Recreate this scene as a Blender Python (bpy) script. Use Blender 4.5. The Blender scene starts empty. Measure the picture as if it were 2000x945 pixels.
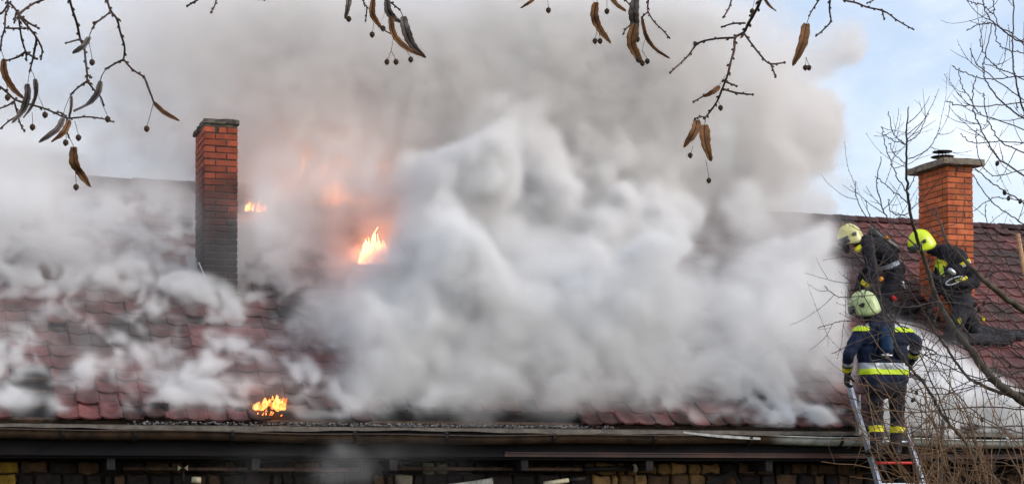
import bpy, bmesh, math, random
import numpy as np
from mathutils import Vector, Matrix, noise as mnoise

R = math.radians
sc = bpy.context.scene
COL = sc.collection
rnd = random.Random(7)
npr = np.random.RandomState(11)

# ------------------------------------------------------------------ camera
F_PX, YAW, PITCH, ROLL, CY = 3477.5, 18.181, 2.099, -0.205, 849.0
CAM = Vector((0, 0, 2.1))
_y, _p, _r = R(YAW), R(PITCH), R(ROLL)
fwd = Vector((math.sin(_y)*math.cos(_p), math.cos(_y)*math.cos(_p), math.sin(_p)))
rt0 = Vector((math.cos(_y), -math.sin(_y), 0)); up0 = rt0.cross(fwd)
rt = rt0*math.cos(_r) + up0*math.sin(_r); up = up0*math.cos(_r) - rt0*math.sin(_r)
cam = bpy.data.cameras.new('camera'); camo = bpy.data.objects.new('camera', cam); COL.objects.link(camo)
camo.matrix_world = Matrix(((rt.x, up.x, -fwd.x, CAM.x), (rt.y, up.y, -fwd.y, CAM.y), (rt.z, up.z, -fwd.z, CAM.z), (0, 0, 0, 1)))
cam.sensor_width = 36; cam.lens = F_PX/2000*36; cam.shift_y = (CY-472.5)/2000
cam.clip_end = 5000; cam.clip_start = 0.05
sc.camera = camo

# ------------------------------------------------------------------ light
SUN_EL, SUN_AZ = 24.0, 128.0      # azimuth measured from +Y towards +X
w = bpy.data.worlds.new('World'); sc.world = w; w.use_nodes = True
nt = w.node_tree; nt.nodes.clear()
N = nt.nodes.new; L = nt.links.new
out = N('ShaderNodeOutputWorld'); bg = N('ShaderNodeBackground'); bg.inputs[1].default_value = SKY_STRENGTH = 0.15
sky = N('ShaderNodeTexSky'); sky.sky_type = 'NISHITA'; sky.sun_disc = False
sky.sun_elevation = R(SUN_EL); sky.sun_rotation = R(SUN_AZ); sky.air_density = 1.0; sky.dust_density = 1.6; sky.ozone_density = 2.2
tc = N('ShaderNodeTexCoord'); mp = N('ShaderNodeMapping'); mp.inputs['Scale'].default_value = (1.0, 1.0, 3.2)
mp.inputs['Rotation'].default_value = (0.0, 0.25, 0.4)
nz = N('ShaderNodeTexNoise'); nz.inputs['Scale'].default_value = 2.6; nz.inputs['Detail'].default_value = 7; nz.inputs['Roughness'].default_value = 0.55
nz.inputs['Distortion'].default_value = 0.6
ramp = N('ShaderNodeMapRange'); ramp.interpolation_type = 'SMOOTHSTEP'
ramp.inputs['From Min'].default_value = 0.36; ramp.inputs['From Max'].default_value = 0.68
ramp.inputs['To Min'].default_value = 0.30; ramp.inputs['To Max'].default_value = 0.92
mix = N('ShaderNodeMix'); mix.data_type = 'RGBA'
mix.inputs['B'].default_value = (5.6, 5.75, 6.2, 1)
L(tc.outputs['Generated'], mp.inputs[0]); L(mp.outputs[0], nz.inputs['Vector']); L(nz.outputs['Fac'], ramp.inputs['Value'])
L(ramp.outputs[0], mix.inputs['Factor']); L(sky.outputs[0], mix.inputs['A']); L(mix.outputs['Result'], bg.inputs[0]); L(bg.outputs[0], out.inputs[0])
sun = bpy.data.lights.new('sun', 'SUN'); sun.energy = 1.0; sun.angle = R(14); sun.color = (1.0, 0.93, 0.84)
suno = bpy.data.objects.new('sun', sun); COL.objects.link(suno)
sd = Vector((math.sin(R(SUN_AZ))*math.cos(R(SUN_EL)), math.cos(R(SUN_AZ))*math.cos(R(SUN_EL)), math.sin(R(SUN_EL))))
suno.rotation_euler = sd.to_track_quat('Z', 'Y').to_euler()
sc.view_settings.view_transform = 'Standard'; sc.view_settings.look = 'None'
sc.view_settings.exposure = 0.55; sc.view_settings.gamma = 1.0
cy = sc.cycles
cy.max_bounces = 12; cy.volume_bounces = 4; cy.diffuse_bounces = 3; cy.glossy_bounces = 3; cy.transparent_max_bounces = 12
cy.volume_step_rate = 2.3; cy.volume_max_steps = 256; cy.use_denoising = True; cy.caustics_reflective = False
cy.sample_clamp_indirect = 6.0

# ------------------------------------------------------------------ helpers
def ray(px, py):
    """direction of the photograph's pixel, scaled to unit depth"""
    return fwd + rt*((px-1000)/F_PX) + up*((CY-py)/F_PX)
def P(px, py, Y):
    d = ray(px, py); t = (Y-CAM.y)/d.y
    return CAM + d*t
EY, EZ, RY, RZ = 18.06, 2.907, 22.617, 6.092        # eave and ridge of the roof plane
SL = (RZ-EZ)/(RY-EY); TH = math.atan(SL); SLEN = math.hypot(RZ-EZ, RY-EY)
NRM = Vector((0, -math.sin(TH), math.cos(TH)))
def roofz(Y): return EZ + (Y-EY)*SL
def rp(x, s, h=0.0):
    return Vector((x, EY + s*math.cos(TH), EZ + s*math.sin(TH))) + NRM*h
def rhit(px, py, h=0.0):
    d = ray(px, py); o = Vector((0, EY, EZ)) + NRM*h
    t = (o-CAM).dot(NRM)/d.dot(NRM)
    return CAM + d*t
def proj(v):
    d = Vector(v)-CAM; z = d.dot(fwd)
    return 1000+F_PX*d.dot(rt)/z, CY-F_PX*d.dot(up)/z

def tag(o, label=None, cat=None, group=None, kind=None):
    if label: o['label'] = label
    if cat: o['category'] = cat
    if group: o['group'] = group
    if kind: o['kind'] = kind
    return o
def empty(name, loc=(0, 0, 0), label=None, cat=None, group=None, kind=None, parent=None):
    o = bpy.data.objects.new(name, None); COL.objects.link(o); o.location = loc; o.empty_display_size = 0.1
    if parent: setp(o, parent)
    return tag(o, label, cat, group, kind)
def wloc(o):
    v = Vector(o.location)
    while o.parent: o = o.parent; v = v + Vector(o.location)
    return v
def setp(o, parent):
    """parent keeping the given world location (parents are only translated)"""
    o.parent = parent; o.location = Vector(o.location) - wloc(parent)
def link(name, me, m=None, parent=None, loc=None):
    o = bpy.data.objects.new(name, me); COL.objects.link(o)
    if loc is not None: o.location = loc
    if m is not None and not me.materials: me.materials.append(m)
    if parent: setp(o, parent)
    return o
class MB:
    """collects vertices and faces for one mesh"""
    def __init__(s): s.v = []; s.f = []; s.mi = []
    def add(s, vs, fs, m=0):
        b = len(s.v); s.v += [tuple(q) for q in vs]; s.f += [tuple(b+i for i in f) for f in fs]; s.mi += [m]*len(fs)
    def box(s, lo, hi, m=0, M=None):
        x0, y0, z0 = lo; x1, y1, z1 = hi
        vs = [Vector(q) for q in ((x0,y0,z0),(x1,y0,z0),(x1,y1,z0),(x0,y1,z0),(x0,y0,z1),(x1,y0,z1),(x1,y1,z1),(x0,y1,z1))]
        if M: vs = [M @ q for q in vs]
        s.add(vs, [(0,3,2,1),(4,5,6,7),(0,1,5,4),(1,2,6,5),(2,3,7,6),(3,0,4,7)], m)
    def tube(s, pts, rad, n=6, m=0, cap=True):
        pts = [Vector(p) for p in pts]
        if not hasattr(rad, '__len__'): rad = [rad]*len(pts)
        b = len(s.v); u = None
        for i, p in enumerate(pts):
            t = (pts[min(i+1, len(pts)-1)] - pts[max(i-1, 0)])
            if t.length < 1e-9: t = Vector((0, 0, 1))
            t.normalize()
            if u is None:
                u = t.cross(Vector((0, 0, 1)) if abs(t.z) < .9 else Vector((1, 0, 0))).normalized()
            else:
                u = (u - t*u.dot(t)).normalized()
            v = t.cross(u)
            for k in range(n):
                a = 2*math.pi*k/n
                s.v.append(tuple(p + (u*math.cos(a)+v*math.sin(a))*rad[i]))
        for i in range(len(pts)-1):
            for k in range(n):
                s.f.append((b+i*n+k, b+i*n+(k+1) % n, b+(i+1)*n+(k+1) % n, b+(i+1)*n+k)); s.mi.append(m)
        if cap:
            s.f.append(tuple(b+k for k in range(n))[::-1]); s.mi.append(m)
            e = b+(len(pts)-1)*n; s.f.append(tuple(e+k for k in range(n))); s.mi.append(m)
    def lathe(s, prof, c=(0, 0, 0), n=16, m=0, M=None):
        b = len(s.v); c = Vector(c)
        for r_, z in prof:
            for k in range(n):
                a = 2*math.pi*k/n; q = Vector((r_*math.cos(a), r_*math.sin(a), z))
                if M: q = M @ q
                s.v.append(tuple(c+q))
        for i in range(len(prof)-1):
            for k in range(n):
                s.f.append((b+i*n+k, b+i*n+(k+1) % n, b+(i+1)*n+(k+1) % n, b+(i+1)*n+k)); s.mi.append(m)
        s.f.append(tuple(b+k for k in range(n))[::-1]); s.mi.append(m)
        e = b+(len(prof)-1)*n; s.f.append(tuple(e+k for k in range(n))); s.mi.append(m)
    def mesh(s, name, mats=None, smooth=False):
        me = bpy.data.meshes.new(name); me.from_pydata(s.v, [], s.f)
        if mats:
            for q in (mats if isinstance(mats, (list, tuple)) else [mats]): me.materials.append(q)
        if any(s.mi): me.polygons.foreach_set('material_index', s.mi)
        if smooth: me.polygons.foreach_set('use_smooth', [True]*len(me.polygons))
        me.update(); return me
    def build(s, name, mats, parent=None, smooth=False, origin=None):
        if origin is None:
            a = np.array(s.v); origin = Vector((a[:, 0].mean(), a[:, 1].mean(), a[:, 2].min()))
        o_ = Vector(origin); s.v = [(q[0]-o_.x, q[1]-o_.y, q[2]-o_.z) for q in s.v]
        return link(name, s.mesh(name, mats, smooth), None, parent, o_)

# ------------------------------------------------------------------ materials
def mat(name, rough=0.8, spec=0.3, metal=0.0):
    m = bpy.data.materials.new(name); m.use_nodes = True; n = m.node_tree; b = n.nodes['Principled BSDF']
    b.inputs['Roughness'].default_value = rough; b.inputs['Specular IOR Level'].default_value = spec; b.inputs['Metallic'].default_value = metal
    return m, n, b
def noise_col(n, c1, c2, scale, detail=5, lo=.35, hi=.65, vec=None, rough=.6):
    if vec is None:
        g = n.nodes.new('ShaderNodeNewGeometry'); vec = g.outputs['Position']
    t = n.nodes.new('ShaderNodeTexNoise'); t.inputs['Scale'].default_value = scale; t.inputs['Detail'].default_value = detail
    t.inputs['Roughness'].default_value = rough
    n.links.new(vec, t.inputs['Vector'])
    r = n.nodes.new('ShaderNodeMapRange'); r.inputs['From Min'].default_value = lo; r.inputs['From Max'].default_value = hi
    n.links.new(t.outputs['Fac'], r.inputs['Value'])
    x = n.nodes.new('ShaderNodeMix'); x.data_type = 'RGBA'
    n.links.new(r.outputs[0], x.inputs['Factor'])
    for k, c in (('A', c1), ('B', c2)):
        if hasattr(c, 'is_output'): n.links.new(c, x.inputs[k])
        else: x.inputs[k].default_value = (*c, 1)
    return x.outputs['Result'], r.outputs[0]
def bump(n, b, scale, strength, dist=.01, detail=6):
    g = n.nodes.new('ShaderNodeNewGeometry')
    t = n.nodes.new('ShaderNodeTexNoise'); t.inputs['Scale'].default_value = scale; t.inputs['Detail'].default_value = detail
    n.links.new(g.outputs['Position'], t.inputs['Vector'])
    k = n.nodes.new('ShaderNodeBump'); k.inputs['Strength'].default_value = strength; k.inputs['Distance'].default_value = dist
    n.links.new(t.outputs['Fac'], k.inputs['Height']); n.links.new(k.outputs[0], b.inputs['Normal'])
def simple(name, c1, c2, scale=8, rough=.8, spec=.3, metal=0, bs=40, bst=.3, bd=.004, lo=.35, hi=.65):
    m, n, b = mat(name, rough, spec, metal)
    c, _ = noise_col(n, c1, c2, scale, lo=lo, hi=hi); n.links.new(c, b.inputs['Base Color'])
    if bst: bump(n, b, bs, bst, bd)
    return m
def objrand(n, c, amt=.5):
    """vary a colour's value per object"""
    oi = n.nodes.new('ShaderNodeObjectInfo'); mr = n.nodes.new('ShaderNodeMapRange')
    mr.inputs['To Min'].default_value = 1-amt; mr.inputs['To Max'].default_value = 1+amt*.6
    n.links.new(oi.outputs['Random'], mr.inputs['Value'])
    h = n.nodes.new('ShaderNodeHueSaturation'); n.links.new(mr.outputs[0], h.inputs['Value']); n.links.new(c, h.inputs['Color'])
    return h.outputs[0]
M = {}
def tile_mat(name, per_object):
    m, n, b = mat(name, .62, .35)
    c, _ = noise_col(n, (.175, .050, .046), (.095, .034, .036), 5)
    c, _ = noise_col(n, c, (.24, .14, .125), 26, lo=.56, hi=.8)
    # per-tile shade from cells the size of a tile
    g = n.nodes.new('ShaderNodeNewGeometry'); v = n.nodes.new('ShaderNodeTexVoronoi'); v.inputs['Scale'].default_value = 3.8
    n.links.new(g.outputs['Position'], v.inputs['Vector'])
    sep = n.nodes.new('ShaderNodeSeparateColor'); n.links.new(v.outputs['Color'], sep.inputs[0])
    mr = n.nodes.new('ShaderNodeMapRange'); mr.inputs['To Min'].default_value = .65; mr.inputs['To Max'].default_value = 1.2
    n.links.new(sep.outputs[0], mr.inputs['Value'])
    h = n.nodes.new('ShaderNodeHueSaturation'); n.links.new(mr.outputs[0], h.inputs['Value']); n.links.new(c, h.inputs['Color'])
    c = h.outputs[0]
    if per_object: c = objrand(n, c, .3)
    # soot stains with a shape of their own
    c, _ = noise_col(n, c, (.020, .016, .016), .9, lo=.47, hi=.66, detail=8)
    n.links.new(c, b.inputs['Base Color']); bump(n, b, 60, .35, .004)
    return m
M['tile'] = tile_mat('clay_tile', False); M['tile_o'] = tile_mat('clay_tile_single', True)
M['char'] = simple('charred_wood', (.010, .009, .010), (.028, .024, .024), 9, .85, .25, bs=25, bst=.6, bd=.01)
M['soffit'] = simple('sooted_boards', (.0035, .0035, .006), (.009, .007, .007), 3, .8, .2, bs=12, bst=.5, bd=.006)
M['batten'] = simple('weathered_wood', (.10, .065, .045), (.035, .025, .02), 14, .85, .2)
M['trim'] = simple('stained_brown_trim', (.075, .028, .020), (.02, .012, .012), 2.2, .6, .35, bs=30)
M['ash'] = simple('ash_and_foam', (.27, .26, .26), (.10, .095, .095), 12, .95, .1, bs=30, bst=.8, bd=.02)
def gutter_mat():
    m, n, b = mat('gutter_metal', .42, .5, .35)
    g = n.nodes.new('ShaderNodeNewGeometry'); sp = n.nodes.new('ShaderNodeSeparateXYZ'); n.links.new(g.outputs['Position'], sp.inputs[0])
    nzz = n.nodes.new('ShaderNodeTexNoise'); nzz.inputs['Scale'].default_value = 1.6; nzz.inputs['Detail'].default_value = 6
    n.links.new(g.outputs['Position'], nzz.inputs['Vector'])
    ma = n.nodes.new('ShaderNodeMath'); ma.operation = 'MULTIPLY_ADD'; ma.inputs[1].default_value = 2.6; n.links.new(nzz.outputs['Fac'], ma.inputs[0]); n.links.new(sp.outputs['X'], ma.inputs[2])
    mr = n.nodes.new('ShaderNodeMapRange'); mr.interpolation_type = 'SMOOTHSTEP'; mr.inputs['From Min'].default_value = 9.9; mr.inputs['From Max'].default_value = 11.0
    n.links.new(ma.outputs[0], mr.inputs['Value'])
    br, _ = noise_col(n, (.080, .048, .031), (.028, .018, .015), 7)
    zn, _ = noise_col(n, (.55, .58, .56), (.30, .31, .30), 9)
    x = n.nodes.new('ShaderNodeMix'); x.data_type = 'RGBA'; n.links.new(mr.outputs[0], x.inputs['Factor']); n.links.new(br, x.inputs['A']); n.links.new(zn, x.inputs['B'])
    n.links.new(x.outputs['Result'], b.inputs['Base Color']); bump(n, b, 22, .15, .004)
    return m
M['gutter'] = gutter_mat()
M['iron'] = simple('dark_iron', (.008, .008, .009), (.02, .015, .014), 20, .6, .4, .3)
M['zinc'] = simple('pale_zinc', (.52, .54, .53), (.34, .35, .35), 14, .45, .5, .5)
def brick_mat(name, c1, c2, soot_shade_z=None):
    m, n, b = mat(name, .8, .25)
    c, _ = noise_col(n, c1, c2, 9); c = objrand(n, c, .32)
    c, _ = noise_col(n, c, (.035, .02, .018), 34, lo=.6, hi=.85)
    if soot_shade_z:  # soot and the shade of the smoke painted together, darker towards the foot
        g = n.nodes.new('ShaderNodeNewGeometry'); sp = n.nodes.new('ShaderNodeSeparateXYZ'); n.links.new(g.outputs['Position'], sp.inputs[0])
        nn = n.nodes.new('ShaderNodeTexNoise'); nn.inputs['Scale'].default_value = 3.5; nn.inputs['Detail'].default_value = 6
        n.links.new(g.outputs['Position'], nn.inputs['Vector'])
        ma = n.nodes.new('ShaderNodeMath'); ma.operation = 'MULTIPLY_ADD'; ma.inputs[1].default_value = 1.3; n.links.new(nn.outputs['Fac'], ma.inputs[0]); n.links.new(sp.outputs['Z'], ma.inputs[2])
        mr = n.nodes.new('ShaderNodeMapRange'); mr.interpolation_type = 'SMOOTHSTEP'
        mr.inputs['From Min'].default_value = soot_shade_z[0]; mr.inputs['From Max'].default_value = soot_shade_z[1]; mr.inputs['To Min'].default_value = 1; mr.inputs['To Max'].default_value = 0
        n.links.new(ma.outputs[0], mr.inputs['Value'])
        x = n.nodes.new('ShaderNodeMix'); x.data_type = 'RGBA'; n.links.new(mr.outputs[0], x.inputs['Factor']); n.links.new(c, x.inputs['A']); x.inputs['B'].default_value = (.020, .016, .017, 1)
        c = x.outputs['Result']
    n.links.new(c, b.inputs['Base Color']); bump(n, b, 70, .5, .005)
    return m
M['brick_l'] = brick_mat('soot_shade_brick', (.48, .105, .045), (.32, .07, .04), (5.6, 7.35))
M['brick_r'] = brick_mat('orange_brick', (.62, .17, .06), (.42, .10, .045))
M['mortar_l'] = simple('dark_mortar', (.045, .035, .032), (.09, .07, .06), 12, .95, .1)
M['mortar_r'] = simple('brown_mortar', (.09, .055, .045), (.17, .11, .085), 12, .95, .1)
M['cap_l'] = simple('mossy_concrete', (.15, .13, .105), (.055, .052, .045), 16, .95, .1, bs=30, bst=.8, bd=.012)
M['cap_r'] = simple('grey_concrete', (.26, .22, .17), (.14, .12, .10), 14, .9, .15, bs=30, bst=.6, bd=.008)
for nme, c1, c2 in (('ochre', (.34, .20, .08), (.17, .10, .045)), ('brown', (.15, .085, .045), (.075, .045, .032)),
                    ('sooty', (.038, .028, .026), (.018, .015, .016)), ('pale', (.42, .37, .27), (.22, .19, .15)), ('yellow', (.60, .38, .035), (.36, .22, .04))):
    mm, n_, b_ = mat('stone_'+nme, .85, .2); c_, _ = noise_col(n_, c1, c2, 11); c_ = objrand(n_, c_, .3)
    c_, _ = noise_col(n_, c_, (.02, .016, .015), 4, lo=.5, hi=.75); n_.links.new(c_, b_.inputs['Base Color']); bump(n_, b_, 45, .6, .008); M['st_'+nme] = mm
M['joint'] = simple('stone_joint', (.02, .016, .015), (.04, .03, .025), 9, .95, .1)

# ------------------------------------------------------------------ ground
g = MB(); S = 900
g.add([(-S, -S, 0), (S, -S, 0), (S, S, 0), (-S, S, 0)], [(0, 1, 2, 3)])
M['ground'] = simple('winter_lawn', (.05, .065, .025), (.09, .075, .045), 3, .95, .1, bs=20, bst=.7, bd=.03)
tag(g.build('ground', M['ground'], origin=(0, 0, 0)), kind='structure')

# ------------------------------------------------------------------ house
house = empty('burning_house', (8, 20, 0), 'long single-storey house with red tiled roof on fire under thick white smoke', 'house')
HX0, HX1 = -2.0, 18.6
roof = empty('roof', rp(8, 0), parent=house)
# deck under the tiles (charred boards and battens), both slopes
b = MB()
def slab(y0, z0, y1, z1, t):
    b.add([(HX0, y0, z0), (HX1, y0, z0), (HX1, y1, z1), (HX0, y1, z1), (HX0, y0, z0-t), (HX1, y0, z0-t), (HX1, y1, z1-t), (HX0, y1, z1-t)],
          [(0, 1, 2, 3), (7, 6, 5, 4), (0, 4, 5, 1), (1, 5, 6, 2), (2, 6, 7, 3), (3, 7, 4, 0)])
slab(EY, EZ-.10, RY, RZ-.10, .03)
slab(RY+.002, RZ-.10, RY+(RY-EY), EZ-.10, .03)
b.build('roof_deck', M['char'], roof)
b = MB()
s = .06
while s < SLEN:
    q = [rp(HX0, s, -.075), rp(HX1, s, -.075), rp(HX1, s+.045, -.075), rp(HX0, s+.045, -.075)]
    q += [v+NRM*.04 for v in q]
    b.add(q, [(0, 3, 2, 1), (4, 5, 6, 7), (0, 1, 5, 4), (2, 3, 7, 6), (1, 2, 6, 5), (3, 0, 4, 7)]); s += .258
b.build('batten', M['batten'], roof)

# one clay tile: shallow pan with a rib on the joint; local x across, y up-slope, z off the roof
TW, TL, EXP = .213, .315, .24
def tile_geo(jit=0.0, r_=rnd):
    prof = [(0.0, .010), (.07, .021), (.14, .019), (.24, .008), (.42, .000), (.60, -.002), (.78, .002), (.93, .009), (1.04, .012)]
    vs = []; n = len(prof)
    for (yy, dz) in ((0, .016), (TL, -.006)):
        for (u, z) in prof:
            vs.append((u*TW, yy + (r_.uniform(-jit, jit) if yy == 0 else 0), z+dz+.004))
    for (u, z) in prof: vs.append((u*TW, 0.002, z+.016-.016))
    fs = [(i, i+1, n+i+1, n+i) for i in range(n-1)] + [(2*n+i, 2*n+i+1, i+1, i) for i in range(n-1)]
    b0 = len(vs); vs.append((0, TL, -.03)); vs.append((1.04*TW, TL, -.03))
    fs += [(2*n, 0, n, b0), (3*n-1, b0+1, 2*n-1, n-1), (2*n, b0, b0+1, 3*n-1)]
    return vs, fs
TILE_MESH = []
for k in range(5):
    vs, fs = tile_geo(.012 if k > 1 else .003, random.Random(k)); me = bpy.data.meshes.new('roof_tile'); me.from_pydata(vs, [], fs)
    me.polygons.foreach_set('use_smooth', [i < 8 for i in range(len(fs))]); me.materials.append(M['tile_o']); TILE_MESH.append(me)
M['tile_c'] = simple('scorched_tile', (.022, .016, .016), (.07, .030, .026), 9, .8, .25, bs=60, bst=.4)
TILE_CHAR = []
for me in TILE_MESH[:3]:
    mc = me.copy(); mc.materials.clear(); mc.materials.append(M['tile_c']); TILE_CHAR.append(mc)
RM = Matrix(((1, 0, 0), (0, math.cos(TH), -math.sin(TH)), (0, math.sin(TH), math.cos(TH))))
def hole(px, py):
    """places where tiles are gone or burnt through"""
    if 18 < px < 88 and 722 < py < 806: return True
    if 268 < px < 318 and 788 < py < 822: return rnd.random() < .8
    if 480 < px < 600 and 770 < py < 822: return rnd.random() < .8
    if 690 < px < 1120 and 795 < py < 830: return rnd.random() < .7
    if 600 < px < 700 and 800 < py < 822: return rnd.random() < .5
    if 180 < px < 240 and 757 < py < 768: return rnd.random() < .6
    return rnd.random() < .012
nrow = int(SLEN/EXP); ncol = int((HX1-HX0)/TW)
cells = []
for j in range(nrow):
    for i in range(ncol):
        x = HX0+i*TW; s = .0+j*EXP
        # keep clear of the two chimneys
        px, py = proj(rp(x+TW/2, s+.15))
        Yc = EY+(s+.15)*math.cos(TH)
        if any(cx-.08 < x+TW*.7 and x < cx+.30 and cyy < Yc < cyy+.62 for cx, cyy in ((2.939, 20.039), (12.555, 20.067))): continue
        if hole(px, py): continue
        cells.append((i, j, x, s, px, py))
def prio(c):
    i, j, x, s, px, py = c
    if px < -5 or px > 2005: return 1e9
    if px < 700: return j + px/700*4
    if px > 1230: return j*1.2 + 1.5 if px < 1680 else j*2.2+6
    return j*2+8
order = sorted(cells, key=prio); solo = set((c[0], c[1]) for c in order[:300])
tv, tf = tile_geo(); TV = np.array(tv); tfl = [tuple(f) for f in tf]
allv = []; allf = []; nb = 0
RMn = np.array(RM)
for (i, j, x, s, px, py) in cells:
    burn = 1.0 if (px < 700 or py > 700) else .4
    rz = rnd.gauss(0, .018*burn); dz = rnd.gauss(0, .005*burn)+.006; ds = rnd.gauss(0, .012*burn); tilt = rnd.gauss(0, .012*burn)
    if rnd.random() < .03*burn: rz += rnd.uniform(-.12, .12); dz += .02
    Mt = RM @ Matrix.Rotation(rz, 3, 'Z') @ Matrix.Rotation(tilt, 3, 'X')
    o = rp(x, s+ds, dz)
    if (i, j) in solo:
        burnt = math.hypot((px-530)/95, (py-790)/34) < rnd.uniform(.6, 1.3) or (py > 800 and rnd.random() < .22) or math.hypot((px-60)/60, (py-765)/45) < rnd.uniform(.7, 1.4)
        ob = bpy.data.objects.new('roof_tile', TILE_CHAR[rnd.randrange(3)] if burnt else TILE_MESH[rnd.randrange(5)]); COL.objects.link(ob)
        ob.location = o; ob.rotation_euler = Mt.to_euler(); setp(ob, roof)
    else:
        vv = TV @ np.array(Mt).T + np.array(o); allv.append(vv); allf += [tuple(q+nb for q in f) for f in tfl]; nb += len(vv)
me = bpy.data.meshes.new('roof_tiles'); me.from_pydata(np.concatenate(allv).tolist(), [], allf); me.materials.append(M['tile'])
k = len(tfl); me.polygons.foreach_set('use_smooth', [(q % k) < 8 for q in range(len(allf))])
o = link('roof_tiles', me, None, roof, Vector((0, 0, 0))); o['kind'] = 'stuff'
# far slope and ridge
b = MB(); nseg = 26
for i in range(14):
    y0 = RY+.01+i*.32; z0 = RZ-.03-(y0-RY)*SL; y1 = y0+.34; z1 = z0-.34*SL+.02
    b.add([(HX0, y0, z0), (HX1, y0, z0), (HX1, y1, z1), (HX0, y1, z1)], [(0, 1, 2, 3)])
o = b.build('far_slope_tiles', M['tile'], roof); o['kind'] = 'stuff'
rt_me = None
x = HX0
while x < HX1:
    if rt_me is None:
        q = MB()
        for k in range(7):
            a = math.pi*k/6
            for xx, rr in ((0, .115), (.37, .10)): q.v.append((xx, -rr*math.cos(a), rr*math.sin(a)*.8))
        for k in range(6): q.f.append((2*k, 2*k+1, 2*k+3, 2*k+2)); q.mi.append(0)
        q.f.append((0, 2, 4, 6, 8, 10, 12)); q.mi.append(0)
        rt_me = q.mesh('ridge_tile', M['tile_o'], True)
    ob = link('ridge_tile', rt_me, None, roof, Vector((x, RY, RZ-.02+rnd.uniform(-.006, .006)))); x += .34

# eave flashing: a buckled strip between tiles and gutter
b = MB(); nx = 150; vs = []
for i in range(nx+1):
    x = HX0+(HX1-HX0)*i/nx; px = proj((x, EY, EZ))[0]
    wv = .022*math.sin(px*.0085+1.0)*(1 if px < 1150 else .2) + .008*math.sin(px*.05)
    for (yy, zz) in ((EY+.03, EZ-.035), (EY-.025, EZ-.045), (EY-.045, EZ-.050+wv*.2), (EY-.052, EZ-.088+wv*.6)): vs.append((x, yy, zz))
fs = [(4*i+k, 4*i+4+k, 4*i+5+k, 4*i+1+k) for i in range(nx) for k in range(3)]
b.add(vs, fs); M['flash'] = simple('eave_flashing', (.15, .13, .105), (.06, .05, .042), 10, .7, .3, bs=18, bst=.5, bd=.01, lo=.3, hi=.7)
b.build('eave_flashing', M['flash'], roof)
# ash and plaster crumbs along the burnt eave
b = MB()
for k in range(900):
    px = rnd.choice([rnd.uniform(250, 700), rnd.uniform(560, 1200), rnd.uniform(700, 1150)])
    p = rhit(px, rnd.uniform(822, 833)-rnd.random()**2*6, .0); r_ = rnd.uniform(.005, .019)
    p = Vector((p.x, EY-.03+rnd.uniform(0, .07), EZ-.03+rnd.uniform(-.01, .02)))
    ico = [(0, 0, 1), (.9, 0, .3), (.3, .85, .2), (-.75, .5, .3), (-.7, -.6, .2), (.3, -.9, .3), (0, 0, -.5)]
    b.add([p+Vector(q)*r_*rnd.uniform(.7, 1.3)+Vector((0, 0, 0)) for q in ico], [(0,1,2),(0,2,3),(0,3,4),(0,4,5),(0,5,1),(6,2,1),(6,3,2),(6,4,3),(6,5,4),(6,1,5)])
o = b.build('ash_crumbs', M['ash'], roof); o['kind'] = 'stuff'
# charred tile stumps at the eave
for (px, py, w_, h_) in ((303, 800, .16, .09), (322, 806, .10, .12), (525, 803, .15, .13), (552, 806, .12, .05), (1618, 800, .13, .10), (1650, 806, .20, .06), (470, 800, .14, .05)):
    p = rhit(px, py); b = MB(); rr = random.Random(int(px))
    vs = []
    for z_ in (0, .6, 1):
        for k in range(7):
            a = 2*math.pi*k/7; q = (1-.35*z_)*rr.uniform(.8, 1.15)
            vs.append(p+Vector((math.cos(a)*w_/2*q, math.sin(a)*.06*q, z_*h_*rr.uniform(.85, 1.1)-.02)))
    b.add(vs, [(k, (k+1) % 7, 7+(k+1) % 7, 7+k) for k in range(7)]+[(7+k, 7+(k+1) % 7, 14+(k+1) % 7, 14+k) for k in range(7)]+[tuple(range(14, 21))])
    b.build('charred_lump', M['char'], roof)

# gutter: half round with a beaded rim, brackets and a joint
GY, GZ, GR = 17.978, 2.785, .085
gut = empty('gutter', (8, GY, GZ-GR), parent=house)
b = MB(); nx = 120; ns = 10
for i in range(nx+1):
    x = HX0-.1+(HX1-HX0+.2)*i/nx; px = proj((x, GY, GZ))[0]
    dz = .012*math.sin(x*.9+.4)+(.006*math.sin(x*3.1))
    dent = .02*math.exp(-((px-1400)/45)**2)
    for k in range(ns+1):
        a = math.pi*k/ns
        b.v.append((x, GY-(GR-dent)*math.cos(a), GZ+dz-(GR)*math.sin(a)))
    for k in range(3):
        b.v.append((x, GY-GR+dent-.004+.012*[0, -.6, .4][k], GZ+dz+[.0, .012, .016][k]))
w_ = ns+4
for i in range(nx):
    o0, o1 = i*w_, (i+1)*w_
    for k in range(ns): b.f.append((o0+k, o0+k+1, o1+k+1, o1+k)); b.mi.append(0)
    for (p0, p1) in ((0, ns+1), (ns+1, ns+2), (ns+2, ns+3)): b.f.append((o0+p0, o1+p0, o1+p1, o0+p1)); b.mi.append(0)
o = b.build('gutter_trough', M['gutter'], gut, True)
md = o.modifiers.new('thick', 'SOLIDIFY'); md.thickness = .004
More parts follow.
